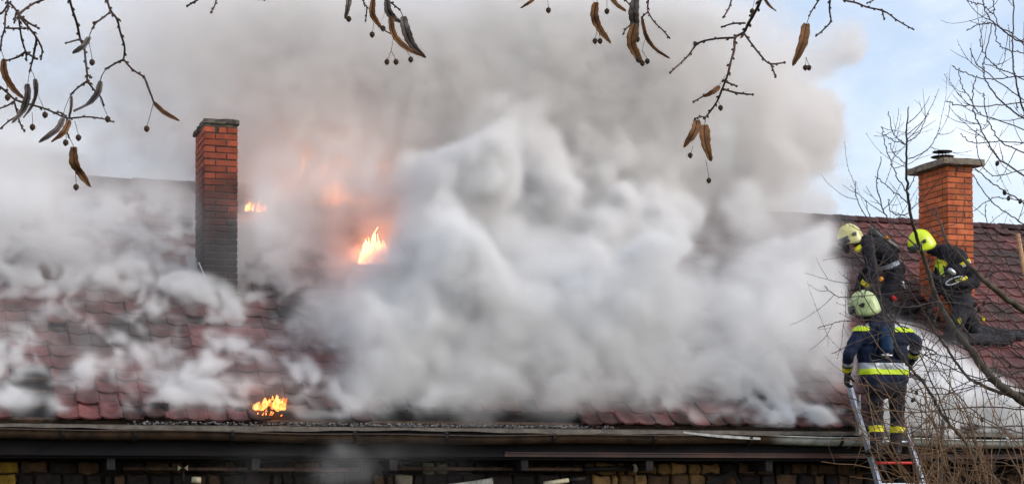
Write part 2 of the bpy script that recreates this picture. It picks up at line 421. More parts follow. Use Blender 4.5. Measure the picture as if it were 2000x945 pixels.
for px in (122, 262, 452, 690, 868, 1078, 1274, 1460, 1638, 1830, 1960, -60):
    p = P(px, 850, GY); b = MB(); pts = []
    for k in range(9):
        a = math.pi*k/8*.96; pts.append((p.x, GY-(GR+.008)*math.cos(a), GZ+.006-(GR+.008)*math.sin(a)))
    pts = [(p.x, GY-GR+.02, GZ+.025)]+pts
    for q0, q1 in zip(pts[:-1], pts[1:]):
        d_ = Vector(q1)-Vector(q0); nn = Vector((1, 0, 0)).cross(d_).normalized()*.004
        vs = [Vector(q)+Vector((sx*.017, 0, 0))+nn*2*sg for q in (q0, q1) for sx in (-1, 1) for sg in (-1, 1)]
        b.add(vs, [(0, 1, 5, 4), (2, 6, 7, 3), (0, 4, 6, 2), (1, 3, 7, 5)])
    b.build('gutter_bracket', M['iron'] if px < 1900 else M['zinc'], gut)
M['rimz'] = simple('rim_shading_zinc', (.34, .35, .34), (.20, .20, .20), 14, .5, .4, .4)
# pale strip on the gutter rim, its colour standing in for shading
b = MB(); vs = []
for k in range(9):
    t = k/8; p = P(1335+150*t, 842+12*t**.8, GY-GR-.004-.004*math.sin(t*3)); vs += [p+Vector((0, 0, .0)), p+Vector((0, -.003, -.018-.012*math.sin(t*2.6)))]
b.add(vs, [(2*k, 2*k+2, 2*k+3, 2*k+1) for k in range(8)])
o = b.build('rim_shading_strip', M['flue'] if False else M['rimz'], gut); md = o.modifiers.new('thick', 'SOLIDIFY'); md.thickness = .003

# eaves box
eav = empty('eaves', (8, 18.2, 2.5), parent=house)
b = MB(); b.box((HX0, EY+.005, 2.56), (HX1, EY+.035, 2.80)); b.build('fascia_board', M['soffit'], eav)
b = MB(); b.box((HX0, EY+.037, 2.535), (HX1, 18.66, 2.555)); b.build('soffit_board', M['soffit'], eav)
xt = P(985, 890, EY).x
b = MB(); b.box((xt, EY-.012, 2.565), (HX1, EY+.003, 2.60)); b.box((xt, EY-.022, 2.602), (HX1, EY+.002, 2.616)); b.build('eaves_trim', M['trim'], eav)
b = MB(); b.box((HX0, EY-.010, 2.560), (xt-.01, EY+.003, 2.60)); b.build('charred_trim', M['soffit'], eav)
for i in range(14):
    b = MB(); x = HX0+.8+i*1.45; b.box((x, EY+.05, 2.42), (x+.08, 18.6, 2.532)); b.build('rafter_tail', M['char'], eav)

# gable end and rear body so the house closes
WY = 18.60
wall = empty('stone_wall', (8, WY, 0), parent=house)
b = MB(); b.box((HX0+.3, WY+.03, 0), (HX1-.3, 2*RY-WY, 2.95)); b.build('wall_body', M['joint'], wall)
b = MB()
for x0, x1 in ((HX0+.3, HX0+.5), (HX1-.5, HX1-.3)):
    b.add([(x0, WY+.1, 2.54), (x0, 2*RY-WY-.1, 2.54), (x0, RY, RZ-.5), (x1, WY+.1, 2.54), (x1, 2*RY-WY-.1, 2.54), (x1, RY, RZ-.5)],
          [(0, 1, 2), (5, 4, 3), (0, 3, 4, 1), (1, 4, 5, 2), (2, 5, 3, 0)])
b.build('gable', M['st_brown'], wall)
# rubble stones on the front
sr = random.Random(5)
rows = []; z = 2.52
while z > .05:
    h = sr.uniform(.08, .16); rows.append((z-h, z)); z -= h
nsolo = 0; rest = {k: MB() for k in ('brown', 'sooty', 'ochre', 'pale')}
prev_x = None
for ri, (z0, z1) in enumerate(rows):
    x = HX0+.3
    while x < HX1-.3:
        wd = sr.uniform(.09, .30); x1 = min(x+wd, HX1-.3)
        gp = .007
        c = [(x+gp+sr.uniform(0, .012), z0+gp+sr.uniform(-.012, .012)), (x+(x1-x)*.5, z0+gp+sr.uniform(-.030, .016)), (x1-gp-sr.uniform(0, .012), z0+gp+sr.uniform(-.012, .012)),
             (x1-gp-sr.uniform(-.016, .020), (z0+z1)/2+sr.uniform(-.02, .02)), (x1-gp-sr.uniform(0, .02), z1-gp+sr.uniform(-.014, .008)), (x+(x1-x)*.45, z1-gp+sr.uniform(-.028, .014)), (x+gp+sr.uniform(0, .022), z1-gp+sr.uniform(-.012, .010))]
        px, py = proj((x+wd/2, WY, (z0+z1)/2))
        t = sr.random()
        if px < 25 and ri < 2: kind = 'yellow'
        elif px < 360: kind = 'brown' if t < .5 else ('ochre' if t < .54 else 'sooty')
        elif px < 640: kind = 'sooty' if t < .85 else 'brown'
        elif px < 880: kind = 'sooty' if t < .72 else ('pale' if t < .9 else 'brown')
        elif px < 1140: kind = 'sooty' if t < .8 else 'brown'
        elif px < 1420: kind = 'ochre' if t < .75 else 'brown'
        elif px < 1660: kind = 'brown' if t < .55 else 'sooty'
        else: kind = 'sooty' if t < .6 else 'brown'
        d = sr.uniform(.012, .04); n = len(c)
        cx_ = sum(q[0] for q in c)/n; cz_ = sum(q[1] for q in c)/n
        vs = [(q[0], WY+.035, q[1]) for q in c]+[(q[0]*.985+cx_*.015, WY-d*.5, q[1]*.97+cz_*.03) for q in c]+[(q[0]*.84+cx_*.16, WY-d+sr.uniform(-.005, .005), q[1]*.80+cz_*.20) for q in c]
        fs = [(k, (k+1) % n, n+(k+1) % n, n+k) for k in range(n)]+[(n+k, n+(k+1) % n, 2*n+(k+1) % n, 2*n+k) for k in range(n)]+[tuple(range(2*n, 3*n))]
        if -30 < px < 2030 and py < 985 and ri < 6 and nsolo < 300:
            q = MB(); q.add(vs, fs); q.build('stone', M['st_'+kind], wall); nsolo += 1
        else:
            rest[kind if kind != 'yellow' else 'ochre'].add(vs, fs)
        x = x1
for k, q in rest.items():
    o = q.build('stones', M['st_'+k], wall); o['kind'] = 'stuff'

# ------------------------------------------------------------------ chimneys
def chimney(cx, cyy, ztop, wd, dp, m_b, m_m, seed):
    ch = empty('chimney', (cx+wd/2, cyy+dp/2, roofz(cyy)), parent=house)
    zb = roofz(cyy)-.12; n = int(round((ztop-zb)/.075))
    b = MB(); b.box((cx+.009, cyy+.009, zb-.2), (cx+wd-.009, cyy+dp-.009, ztop-.006)); b.build('mortar_core', m_m, ch)
    cr = random.Random(seed); cache = {}; rest = MB(); cnt = 0
    def bk(lo, hi, solo):
        nonlocal cnt
        sx, sy, sz = (hi[i]-lo[i] for i in range(3))
        j = [cr.uniform(-.0025, .0025) for _ in range(3)]
        lo2 = Vector(lo)+Vector(j)
        if solo:
            key = (round(sx, 3), round(sy, 3), cr.randrange(3))
            if key not in cache:
                bm = bmesh.new(); bmesh.ops.create_cube(bm, size=1)
                for v in bm.verts: v.co = Vector(((v.co.x+.5)*sx, (v.co.y+.5)*sy, (v.co.z+.5)*sz))
                bmesh.ops.bevel(bm, geom=bm.edges[:], offset=.006, segments=1, affect='EDGES')
                for v in bm.verts: v.co += Vector([cr.uniform(-.0018, .0018) for _ in range(3)])
                me = bpy.data.meshes.new('brick'); bm.to_mesh(me); bm.free(); me.materials.append(m_b); cache[key] = me
            link('brick', cache[key], None, ch, lo2); cnt += 1
        else: rest.box(lo2, lo2+Vector((sx, sy, sz)))
    for c in range(n):
        z0 = ztop-(c+1)*.075+.006; z1 = z0+.063; g_ = .010; hd = .12
        # front face, then left face, right and back
        cut = .25 if c % 2 == 0 else .125
        fr = [(0, cut-g_/2), (cut+g_/2, wd)]
        if c == 0: fr = [(0, .12), (.16, .25), (.26, wd)]
        for a0, a1 in fr: bk((cx+a0, cyy, z0), (cx+a1, cyy+hd, z1), True)
        bk((cx+.002, cyy+dp-hd, z0), (cx+wd-.002, cyy+dp, z1), False)
        y = cyy+hd+g_; first = .125 if c % 2 == 0 else .25
        while y < cyy+dp-.02:
            y1 = min(y+first-g_, cyy+dp-.0)
            if cyy+dp-y1 < .06: y1 = cyy+dp
            bk((cx, y, z0), (cx+hd, y1, z1), True); bk((cx+wd-hd, y, z0), (cx+wd, y1, z1), False)
            y = y1+g_; first = .25
    o = rest.build('bricks', m_b, ch); o['kind'] = 'stuff'
    return ch
LCX, LCY, LCZ, RCX, RCY, RCZ = 2.939, 20.039, 6.334, 12.555, 20.067, 6.424
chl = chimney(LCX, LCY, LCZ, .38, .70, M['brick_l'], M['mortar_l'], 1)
chl['label'] = 'tall narrow brick chimney blackened by soot and painted-in shade in the smoke'
chr_ = chimney(RCX, RCY, RCZ, .38, .72, M['brick_r'], M['mortar_r'], 2)
chr_['label'] = 'clean orange brick chimney with a wide slab and metal flue cowl'
def rough_slab(name, lo, hi, m_, parent, amp=.012, seg=6, seed=0):
    bm = bmesh.new(); bmesh.ops.create_cube(bm, size=1); bmesh.ops.subdivide_edges(bm, edges=bm.edges[:], cuts=seg, use_grid_fill=True)
    c = (Vector(lo)+Vector(hi))/2; d = Vector(hi)-Vector(lo)
    for v in bm.verts:
        v.co = Vector((v.co.x*d.x, v.co.y*d.y, v.co.z*d.z))
        v.co += mnoise.noise_vector(v.co*9+Vector((seed*7, 0, 0)))*amp + mnoise.noise_vector(v.co*30)*amp*.35
    me = bpy.data.meshes.new(name); bm.to_mesh(me); bm.free(); me.materials.append(m_)
    return link(name, me, None, parent, c)
rough_slab('cap_slab', (LCX-.006, LCY-.02, LCZ+.030), (LCX+.392, LCY+.36, LCZ+.085), M['cap_l'], chl, .012, 8, 1)
rough_slab('cap_slab', (LCX-.03, LCY+.34, LCZ+.0), (LCX+.385, LCY+.72, LCZ+.055), M['cap_l'], chl, .022, 8, 2)
rough_slab('mortar_bed', (LCX+.004, LCY+.004, LCZ-.002), (LCX+.376, LCY+.69, LCZ+.036), M['cap_l'], chl, .008, 6, 3)
rough_slab('cap_slab', (RCX-.11, RCY-.11, RCZ+.004), (RCX+.49, RCY+.83, RCZ+.082), M['cap_r'], chr_, .008, 6, 4)
M['flue'] = simple('flue_metal', (.16, .13, .10), (.30, .27, .23), 18, .5, .4, .4)
fx, fy, fz = RCX+.19, RCY+.42, RCZ+.08
cow = MB(); cow.lathe([(.075, 0), (.075, .10), (.068, .11)], (fx, fy, fz), 18); cowl = cow.build('flue_pipe', M['flue'], chr_, True)
b = MB(); b.lathe([(.05, .105), (.15, .112), (.155, .118), (.06, .135)], (fx, fy, fz), 20); b.build('flue_collar', M['iron'], chr_, True)
b = MB(); b.lathe([(.06, .175), (.13, .18), (.132, .186), (.04, .205)], (fx, fy, fz), 20)
for k in range(3):
    a = k*2.1; b.tube([(fx+.05*math.cos(a), fy+.05*math.sin(a), fz+.11), (fx+.055*math.cos(a), fy+.055*math.sin(a), fz+.185)], .006, 5)
b.build('rain_cap', M['iron'], chr_, False)
# flashing strip at the left chimney's foot
b = MB(); q0 = P(388, 512, LCY-.02); q1 = P(402, 545, LCY-.03); b.tube([q0, q1, q1+Vector((0, 0, -.12))], [.006, .007, .005], 5); b.build('flashing_strip', M['zinc'], chl)
# wooden pole leaning on the roof at the far right
b = MB(); q0 = P(1988, 458, 19.9); q1 = P(2006, 560, 19.6); b.tube([q0, q0.lerp(q1, .5), q1, q1.lerp(q0, -1.2)], .03, 8)
M['pole'] = simple('bare_pine', (.50, .30, .16), (.34, .2, .11), 12, .7, .3)
o = b.build('wooden_pole', M['pole']); tag(o, 'pale wooden pole leaning on the red roof right of the orange chimney', 'pole')

# ------------------------------------------------------------------ awning remains under the eaves
aw = empty('burnt_awning', P(740, 925, 18.35), 'burnt awning roller and torn grey cloth hanging below the eaves', 'awning')
M['bronze'] = simple('brown_painted_metal', (.15, .085, .055), (.05, .032, .028), 9, .55, .4, .2)
M['cream'] = simple('cream_plastic', (.62, .57, .42), (.40, .34, .24), 22, .5, .4)
def rod(name, a, c, Y, r_, m_, parent, n=10):
    b = MB(); b.tube([P(*a, Y), P((a[0]+c[0])/2, (a[1]+c[1])/2, Y), P(*c, Y)], r_, n); return b.build(name, m_, parent, True)
rod('roller_tube', (240, 914), (700, 917), 18.4, .022, M['bronze'], aw)
rod('roller_tube', (745, 914), (1212, 916), 18.4, .022, M['bronze'], aw)
rod('end_collar', (1140, 916), (1236, 913), 18.38, .032, M['iron'], aw)
b = MB(); c0 = P(1241, 913, 18.36); b.lathe([(.0, -.02), (.045, -.02), (.05, 0), (.03, .02), (.0, .022)], c0, 9, M=Matrix.Rotation(R(75), 3, 'Y')); b.build('end_cap', M['cream'], aw)
for px in (351, 363):
    b = MB(); c0 = P(px, 913, 18.36); sgn = 1 if px < 357 else -1
    b.add([c0+Vector(q) for q in ((-.02*sgn, -.01, .03), (.018*sgn, -.01, .0), (-.02*sgn, -.01, -.03), (-.02*sgn, .02, .03), (.018*sgn, .02, 0), (-.02*sgn, .02, -.03))], [(0, 1, 2), (5, 4, 3), (0, 3, 4, 1), (1, 4, 5, 2), (2, 5, 3, 0)]); b.build('bracket_clip', M['cream'], aw)
rod('bracket_arm', (357, 915), (358, 945), 18.38, .022, M['iron'], aw, 6)
rod('bracket_arm', (740, 905), (742, 930), 18.37, .02, M['iron'], aw, 6)
rod('motor_tube', (374, 936), (392, 937), 18.36, .034, M['cream'], aw, 12)
b = MB(); vs = []; nn = 16
for k in range(nn+1):
    t = k/nn; a_ = P(850+112*t, 946-14*t**1.5, 18.35-.03*math.sin(t*9)); c_ = P(846+120*t, 975-4*t, 18.33+.02*math.sin(t*7)); vs += [a_, c_]
b.add(vs, [(2*k, 2*k+2, 2*k+3, 2*k+1) for k in range(nn)]); M['cloth'] = simple('grey_cloth', (.36, .37, .34), (.22, .22, .2), 40, .95, .1)
o = b.build('torn_cloth', M['cloth'], aw); md = o.modifiers.new('t', 'SOLIDIFY'); md.thickness = .004
rod('folding_arm', (1062, 944), (1110, 937), 18.34, .025, M['cream'], aw); rod('folding_arm', (1108, 937), (1142, 934), 18.35, .03, M['iron'], aw)
# charred boards hanging under the right eaves
for (a, c, r_) in (((1416, 912), (1425, 897), .014), ((1425, 898), (1452, 904), .007), ((1466, 912), (1520, 893), .008), ((1380, 944), (1432, 922), .03), ((1432, 922), (1448, 950), .02), ((1395, 950), (1428, 926), .016)):
    p0 = P(*a, 18.45); p1 = P(*c, 18.42); b = MB(); b.tube([p0, p0.lerp(p1, .5)+Vector((0, .01, -.01)), p1], [r_, r_*1.15, r_*.8], 5); o = b.build('charred_stick', M['char'] if r_ > .012 else M['batten'], eav)

# ------------------------------------------------------------------ people
def cloth_mat(name, c1, c2, rough=.85):
    return simple(name, c1, c2, 16, rough, .2, bs=55, bst=.5, bd=.006)
M['navy'] = cloth_mat('navy_cloth', (.008, .013, .034), (.015, .023, .052))
M['dark_cloth'] = cloth_mat('black_navy_cloth', (.012, .012, .018), (.028, .027, .034))
M['grey_cloth2'] = cloth_mat('dusty_trousers', (.050, .050, .058), (.026, .026, .032))
M['silver'] = simple('silver_band', (.46, .50, .55), (.34, .37, .42), 25, .4, .6, .2, bs=60)
M['lime'] = simple('fluorescent_band', (.62, .80, .03), (.46, .62, .02), 25, .6, .3, bs=60)
M['yellow'] = simple('yellow_band', (.78, .70, .02), (.55, .48, .02), 25, .6, .3, bs=60)
M['glove'] = cloth_mat('leather_glove', (.015, .014, .018), (.035, .032, .036), .6)
M['boot'] = cloth_mat('boot_rubber', (.010, .010, .011), (.022, .02, .02), .5)
M['skin'] = simple('skin', (.42, .24, .17), (.34, .18, .13), 14, .6, .3, bst=0)
M['hel_a'] = simple('pale_green_helmet', (.50, .60, .28), (.36, .44, .20), 9, .35, .5, bs=10, bst=.1)
M['hel_b'] = simple('cream_helmet', (.66, .62, .26), (.44, .42, .17), 9, .35, .5, bs=10, bst=.1)
M['hel_c'] = simple('neon_yellow_helmet', (.72, .88, .02), (.58, .74, .02), 9, .3, .5, bs=10, bst=.1)
M['black_plastic'] = simple('black_plastic', (.010, .010, .012), (.02, .02, .022), 20, .4, .5)
M['visor'] = simple('smoked_visor', (.03, .03, .035), (.06, .06, .06), 20, .15, .6)
M['blue'] = simple('blue_bag', (.012, .045, .115), (.008, .028, .07), 18, .7, .3)
M['steel'] = simple('brushed_steel', (.50, .52, .55), (.3, .3, .32), 30, .3, .6, .7)
M['orange'] = simple('orange_tag', (.85, .32, .02), (.6, .22, .02), 20, .6, .3)
M['red'] = simple('red_paint', (.65, .03, .02), (.42, .02, .015), 14, .45, .4)
M['tank'] = simple('dark_tank', (.018, .018, .022), (.04, .038, .04), 12, .4, .5)
def seg(mb, p0, r0, p1, r1, n=14):
    """tapered capsule with round ends"""
    p0 = Vector(p0); p1 = Vector(p1); d = p1-p0; l = max(d.length, 1e-4); t = d/l
    u = t.cross(Vector((0, 0, 1)) if abs(t.z) < .9 else Vector((1, 0, 0))).normalized(); v = t.cross(u)
    rings = [(-r0*math.cos(a), r0*math.sin(a)) for a in (.25, .7, 1.15, 1.57)]+[(l+r1*math.sin(a), r1*math.cos(a)) for a in (0, .42, .87, 1.32)]
    b = len(mb.v)
    for z, r_ in rings:
        for k in range(n):
            a = 2*math.pi*k/n; mb.v.append(tuple(p0+t*z+(u*math.cos(a)+v*math.sin(a))*r_))
    m = len(rings)
    for i in range(m-1):
        for k in range(n): mb.f.append((b+i*n+k, b+i*n+(k+1) % n, b+(i+1)*n+(k+1) % n, b+(i+1)*n+k)); mb.mi.append(0)
    mb.f.append(tuple(b+k for k in range(n))[::-1]); mb.mi.append(0); e = b+(m-1)*n; mb.f.append(tuple(e+k for k in range(n))); mb.mi.append(0)
def remeshed(mb, voxel, smooth_it=4):
    me = mb.mesh('tmp'); o = bpy.data.objects.new('tmp', me); COL.objects.link(o)
    md = o.modifiers.new('r', 'REMESH'); md.mode = 'VOXEL'; md.voxel_size = voxel
    ms = o.modifiers.new('s', 'SMOOTH'); ms.iterations = smooth_it; ms.factor = .5
    dg = bpy.context.evaluated_depsgraph_get(); ev = o.evaluated_get(dg); out = bpy.data.meshes.new_from_object(ev)
    bpy.data.objects.remove(o); bpy.data.meshes.remove(me); return out
def build_person(root, caps, voxel=.013, fold=.008, seed=0):
    """caps: list of (tag, p0, r0, p1, r1); returns object and a nearest-capsule function"""
    mb = MB()
    for c in caps: seg(mb, *c[1:5])
    me = remeshed(mb, voxel)
    n = len(me.vertices); co = np.empty(n*3, np.float32); me.vertices.foreach_get('co', co); co = co.reshape(-1, 3)
    nr = np.empty(n*3, np.float32); me.vertices.foreach_get('normal', nr); nr = nr.reshape(-1, 3)
    for i in range(n):
        p = Vector(co[i]); q = Vector((p.x*7, p.y*7, p.z*15))+Vector((seed*3.1, 0, 0))
        a = abs(mnoise.noise(q))+.5*abs(mnoise.noise(q*2.1)); co[i] += nr[i]*(fold*(a*2.2-.7))
    me.vertices.foreach_set('co', co.ravel()); me.update()
    tags = sorted(set(c[0] for c in caps)); mm = {'jacket': root['m_jacket'], 'trousers': root['m_trousers'], 'boot': 'boot', 'skin': 'skin', 'hood': 'dark_cloth', 'glove': 'glove'}
    me.materials.clear()
    for t in tags: me.materials.append(M[mm[t]])
    A0 = np.array([list(c[1]) for c in caps]); A1 = np.array([list(c[3]) for c in caps]); r0 = np.array([c[2] for c in caps]); r1 = np.array([c[4] for c in caps])
    def nearest(pts):
        pts = np.asarray(pts)[:, None, :]; d = A1-A0; L2 = (d*d).sum(1)+1e-9
        t = np.clip(((pts-A0)*d).sum(2)/L2, 0, 1); dist = np.linalg.norm(pts-(A0+t[..., None]*d), axis=2)-(r0+(r1-r0)*t)
        return dist.argmin(1)
    fc = np.array([list(p.center) for p in me.polygons]); idx = nearest(fc)
    me.polygons.foreach_set('material_index', [tags.index(caps[i][0]) for i in idx]); me.polygons.foreach_set('use_smooth', [True]*len(me.polygons))
    o = link('body', me, None, root, Vector((0, 0, 0)))
    return o, me, nearest
def band(root, me, nearest, allowed, p, axis, half, m_, name, off=.006, extra=None):
    """strip of the clothing surface between two planes, lifted off it"""
    bm = bmesh.new(); bm.from_mesh(me); axis = Vector(axis).normalized(); p = Vector(p)
    bmesh.ops.bisect_plane(bm, geom=bm.verts[:]+bm.edges[:]+bm.faces[:], plane_co=p+axis*half, plane_no=axis, clear_outer=True)
    bmesh.ops.bisect_plane(bm, geom=bm.verts[:]+bm.edges[:]+bm.faces[:], plane_co=p-axis*half, plane_no=-axis, clear_outer=True)
    if bm.faces:
        cs = [list(f.calc_center_median()) for f in bm.faces]; ix = nearest(cs)
        kill = [f for f, i, c in zip(bm.faces[:], ix, cs) if i not in allowed or (extra and not extra(Vector(c)))]
        bmesh.ops.delete(bm, geom=kill, context='FACES')
    bm.normal_update()
    for v in bm.verts: v.co += v.normal*off
    r = bmesh.new(); r.free()
    out = bpy.data.meshes.new(name); bm.to_mesh(out); bm.free(); out.materials.clear(); out.materials.append(M[m_])
    out.polygons.foreach_set('material_index', [0]*len(out.polygons)); out.polygons.foreach_set('use_smooth', [True]*len(out.polygons))
    return link(name, out, None, root, Vector((0, 0, 0)))
def frame(face, upv):
    f = Vector(face).normalized(); u = Vector(upv); u = (u-f*u.dot(f)).normalized(); x = f.cross(u)
    return Matrix((x, f, u)).transposed()
def helmet(root, c, face, upv, m_, s=1.0, badge=True):
    Q = frame(face, upv); c = Vector(c); nu, nv = 28, 16; b = MB()
    for j in range(nv+1):
        v = j/nv
        for i in range(nu):
            a = 2*math.pi*i/nu; fx_ = math.sin(a); fy_ = math.cos(a)      # fy_=1 front
            low = -.25 - .42*(abs(fx_)**1.5)*(1-max(0, fy_)*.6) - .38*max(0, -fy_)
            th_ = (1-v)*1.45; z = math.sin(th_); r_ = math.cos(th_)
            q = Vector((fx_*.118*r_, fy_*.148*r_, z*.135))
            if v == 1: q = Vector((fx_*.118, fy_*.148, .0))
            q.z += .02*math.exp(-(fx_*r_/.16)**2)*max(0, z)         # crest
            if v > .72: 
                t = (v-.72)/.28; q.z += low*.135*t**1.2; q.x *= 1+.05*t; q.y *= 1+.04*t
            b.v.append(tuple(c+Q@(q*s)))
    for j in range(nv):
        for i in range(nu): b.f.append((j*nu+i, j*nu+(i+1) % nu, (j+1)*nu+(i+1) % nu, (j+1)*nu+i)); b.mi.append(0)
    b.f.append(tuple(range(nu))); b.mi.append(0)
    o = b.build('helmet', M[m_], root, True); md = o.modifiers.new('t', 'SOLIDIFY'); md.thickness = .006
    # dark rim, brow visor, side badge
    e = MB(); ring = [Vector(b.v[nv*nu+i])+wloc(o) for i in range(nu)]; e.tube(ring+[ring[0]], .006, 6); e.build('helmet_rim', M['black_plastic'], o)
    vz = MB()
    for i in range(9):
        a = -1.1+2.2*i/8
        for (rr, zz) in ((1.06, .035), (1.10, .0), (1.10, -.04)): vz.v.append(tuple(c+Q@(Vector((math.sin(a)*.118*rr, math.cos(a)*.148*rr, zz))*s)))
    for i in range(8):
        for k in range(2): vz.f.append((3*i+k, 3*i+3+k, 3*i+4+k, 3*i+1+k)); vz.mi.append(0)
    oo = vz.build('visor', M['visor'], o, True); md = oo.modifiers.new('t', 'SOLIDIFY'); md.thickness = .004
    for sx in (-1, 1):
        g_ = MB(); w4 = [(-.036, .02), (-.01, .034), (.012, .022), (.03, .026), (.016, -.004), (-.02, -.014)]
        pts = []
        for (yy, zz) in w4: 
            yq = yy; xx = .118*math.sqrt(max(.1, 1-(yq/.148)**2-(min(1, max(0, zz-.0)/.135))**2))+.002; pts.append(c+Q@(Vector((sx*xx*1.03, yq, zz+.01))*s))
        nrm = (Q@Vector((sx, 0, 0)))*.008; n_ = len(pts)
        g_.add(pts+[p+nrm for p in pts], [tuple(range(n_)), tuple(range(n_, 2*n_))]+[(k, (k+1) % n_, n_+(k+1) % n_, n_+k) for k in range(n_)]); g_.build('helmet_badge', M['black_plastic'], o)
    return o
def hand(root, wrist, palm_dir, knuckle_axis, curl_dir, s=1.0, curl=1.0, m_='glove'):
    """gloved hand: palm, four fingers bent towards curl_dir, thumb from the side of the palm"""
    d = Vector(palm_dir).normalized(); k = Vector(knuckle_axis); k = (k-d*k.dot(d)).normalized(); c = d.cross(k)
    if c.dot(Vector(curl_dir)) < 0: c = -c
    w0 = Vector(wrist); mb = MB(); S_ = s
    for q in (-.028, -.01, .01, .028): seg(mb, w0+k*q*.7*S_, .022*S_, w0+d*.085*S_+k*q*S_, .017*S_, 8)
    seg(mb, w0-d*.05*S_, .034*S_, w0+d*.01*S_, .032*S_, 10)
    for q, ln in ((-.033, .070), (-.011, .082), (.011, .078), (.033, .062)):
        p = w0+d*.09*S_+k*q*S_; a = .25*curl
        for j, (f_, r_) in enumerate(((.45, .0125), (.32, .0115), (.23, .0105))):
            dd = d*math.cos(a)+c*math.sin(a); p2 = p+dd*ln*f_*S_*1.05; seg(mb, p, r_*S_, p2, (r_-.0008)*S_, 8); p = p2; a += .85*curl
    p = w0+d*.025*S_-k*.030*S_; p2 = p+(d*.6-k*.6+c*.35).normalized()*.042*S_; p3 = p2+(d*.75-k*.05+c*.75).normalized()*.035*S_
    seg(mb, p, .015*S_, p2, .0135*S_, 8); seg(mb, p2, .0135*S_, p3, .011*S_, 8)
    me = remeshed(mb, .0055, 2); me.materials.clear(); me.materials.append(M[m_]); me.polygons.foreach_set('use_smooth', [True]*len(me.polygons))
    return link('glove', me, None, root, Vector((0, 0, 0)))
def pbox(root, name, c, Q, half, m_, bev=.01):
    bm = bmesh.new(); bmesh.ops.create_cube(bm, size=2)
    for v in bm.verts: v.co = Vector((v.co.x*half[0], v.co.y*half[1], v.co.z*half[2]))
    bmesh.ops.bevel(bm, geom=bm.edges[:], offset=bev, segments=2, affect='EDGES')
    for v in bm.verts: v.co = Q @ v.co
    me = bpy.data.meshes.new(name); bm.to_mesh(me); bm.free(); me.materials.append(M[m_]); me.polygons.foreach_set('use_smooth', [True]*len(me.polygons))
    return link(name, me, None, root, Vector(c))
def capsule(root, name, p0, p1, r_, m_, n=14):
    mb = MB(); seg(mb, p0, r_, p1, r_, n); return mb.build(name, M[m_], root, True)
GRP = 'firefighters at the burning roof'

# --- the one on the ladder, seen from behind
LY_ = 17.46
def a_(px, py, dy=0.0): return P(px, py, LY_+dy)
A = empty('person', a_(1728, 890), 'firefighter standing on the ladder with back turned, gripping the left rail, pale green helmet', 'person', GRP)
A['m_jacket'] = 'navy'; A['m_trousers'] = 'dark_cloth'
hl, hr = a_(1709, 752), a_(1750, 752); kl, kr = a_(1711, 826, .10), a_(1753, 828, .10); fl, fr_ = a_(1712, 884, .04), a_(1749, 886, .04)
shl, shr = a_(1681, 650), a_(1763, 650); ell, elr = a_(1657, 692, -.04), a_(1790, 668, -.06); wrl, wrr = a_(1655, 722, .16), a_(1782, 700, .14)
nk = a_(1706, 634, .02); hd = a_(1690, 603, .06)
tl = a_(1694, 690); tr = a_(1754, 690)
caps = [('trousers', hl, .105, kl, .078), ('trousers', hr, .105, kr, .078), ('trousers', kl, .078, fl+Vector((0, 0, .07)), .068), ('trousers', kr, .078, fr_+Vector((0, 0, .07)), .068),
        ('trousers', hl+Vector((0, 0, -.02)), .125, hr+Vector((0, 0, -.02)), .125),
        ('jacket', a_(1700, 738), .128, a_(1752, 738), .128), ('jacket', a_(1700, 712), .115, a_(1752, 712), .115), ('jacket', tl, .118, tr, .118), ('jacket', a_(1693, 664), .115, a_(1757, 664), .115), ('jacket', tl, .11, a_(1700, 738), .125), ('jacket', tr, .11, a_(1752, 738), .125),
        ('jacket', a_(1686, 652), .088, a_(1760, 652), .088), ('jacket', a_(1704, 640), .07, a_(1738, 640), .07),
        ('jacket', shl, .085, ell, .070), ('jacket', ell, .068, wrl, .052), ('jacket', shr, .085, elr, .070), ('jacket', elr, .068, wrr, .052),
        ('hood', a_(1712, 645, .01), .062, hd+Vector((0, 0, -.04)), .058), ('skin', hd, .09, hd+Vector((-.03, .03, .02)), .088),
        ('boot', fl+Vector((0, 0, .10)), .068, fl+Vector((0, .0, .03)), .062), ('boot', fl+Vector((0, -.02, .02)), .05, fl+Vector((0, .17, .0)), .045),
        ('boot', fr_+Vector((0, 0, .10)), .068, fr_+Vector((0, .0, .03)), .062), ('boot', fr_+Vector((0, -.02, .02)), .05, fr_+Vector((0, .17, .0)), .045)]
bo, bme, near = build_person(A, caps, seed=1)
Z_ = Vector((0, 0, 1)); tors = set(range(4, 13)); 
band(A, bme, near, {4, 5, 6, 9, 10}, a_(1725, 716), Z_, .034, 'silver', 'reflective_band'); band(A, bme, near, {4, 5, 6, 9, 10}, a_(1725, 727), Z_, .030, 'lime', 'reflective_band', .009)
sh_ok = {8, 11, 12, 13, 15}
for sg in (-1, 1):
    f_ = lambda c, sg=sg: (proj(c)[0]-1722)*sg > 25
    band(A, bme, near, sh_ok, a_(1725, 636.5), Z_, .024, 'silver', 'shoulder_band', .007, f_); band(A, bme, near, sh_ok, a_(1725, 644.5), Z_, .026, 'lime', 'shoulder_band', .009, f_)
for (i, p0, p1, ta, tb) in ((14, ell, wrl, .45, .80), (16, elr, wrr, .30, .68)):
    ax = (p1-p0).normalized(); L_ = (p1-p0).length
    band(A, bme, near, {i, i-1}, p0.lerp(p1, ta), ax, .028, 'silver', 'cuff_band'); band(A, bme, near, {i, i-1}, p0.lerp(p1, tb), ax, .030, 'yellow', 'cuff_band', .008)
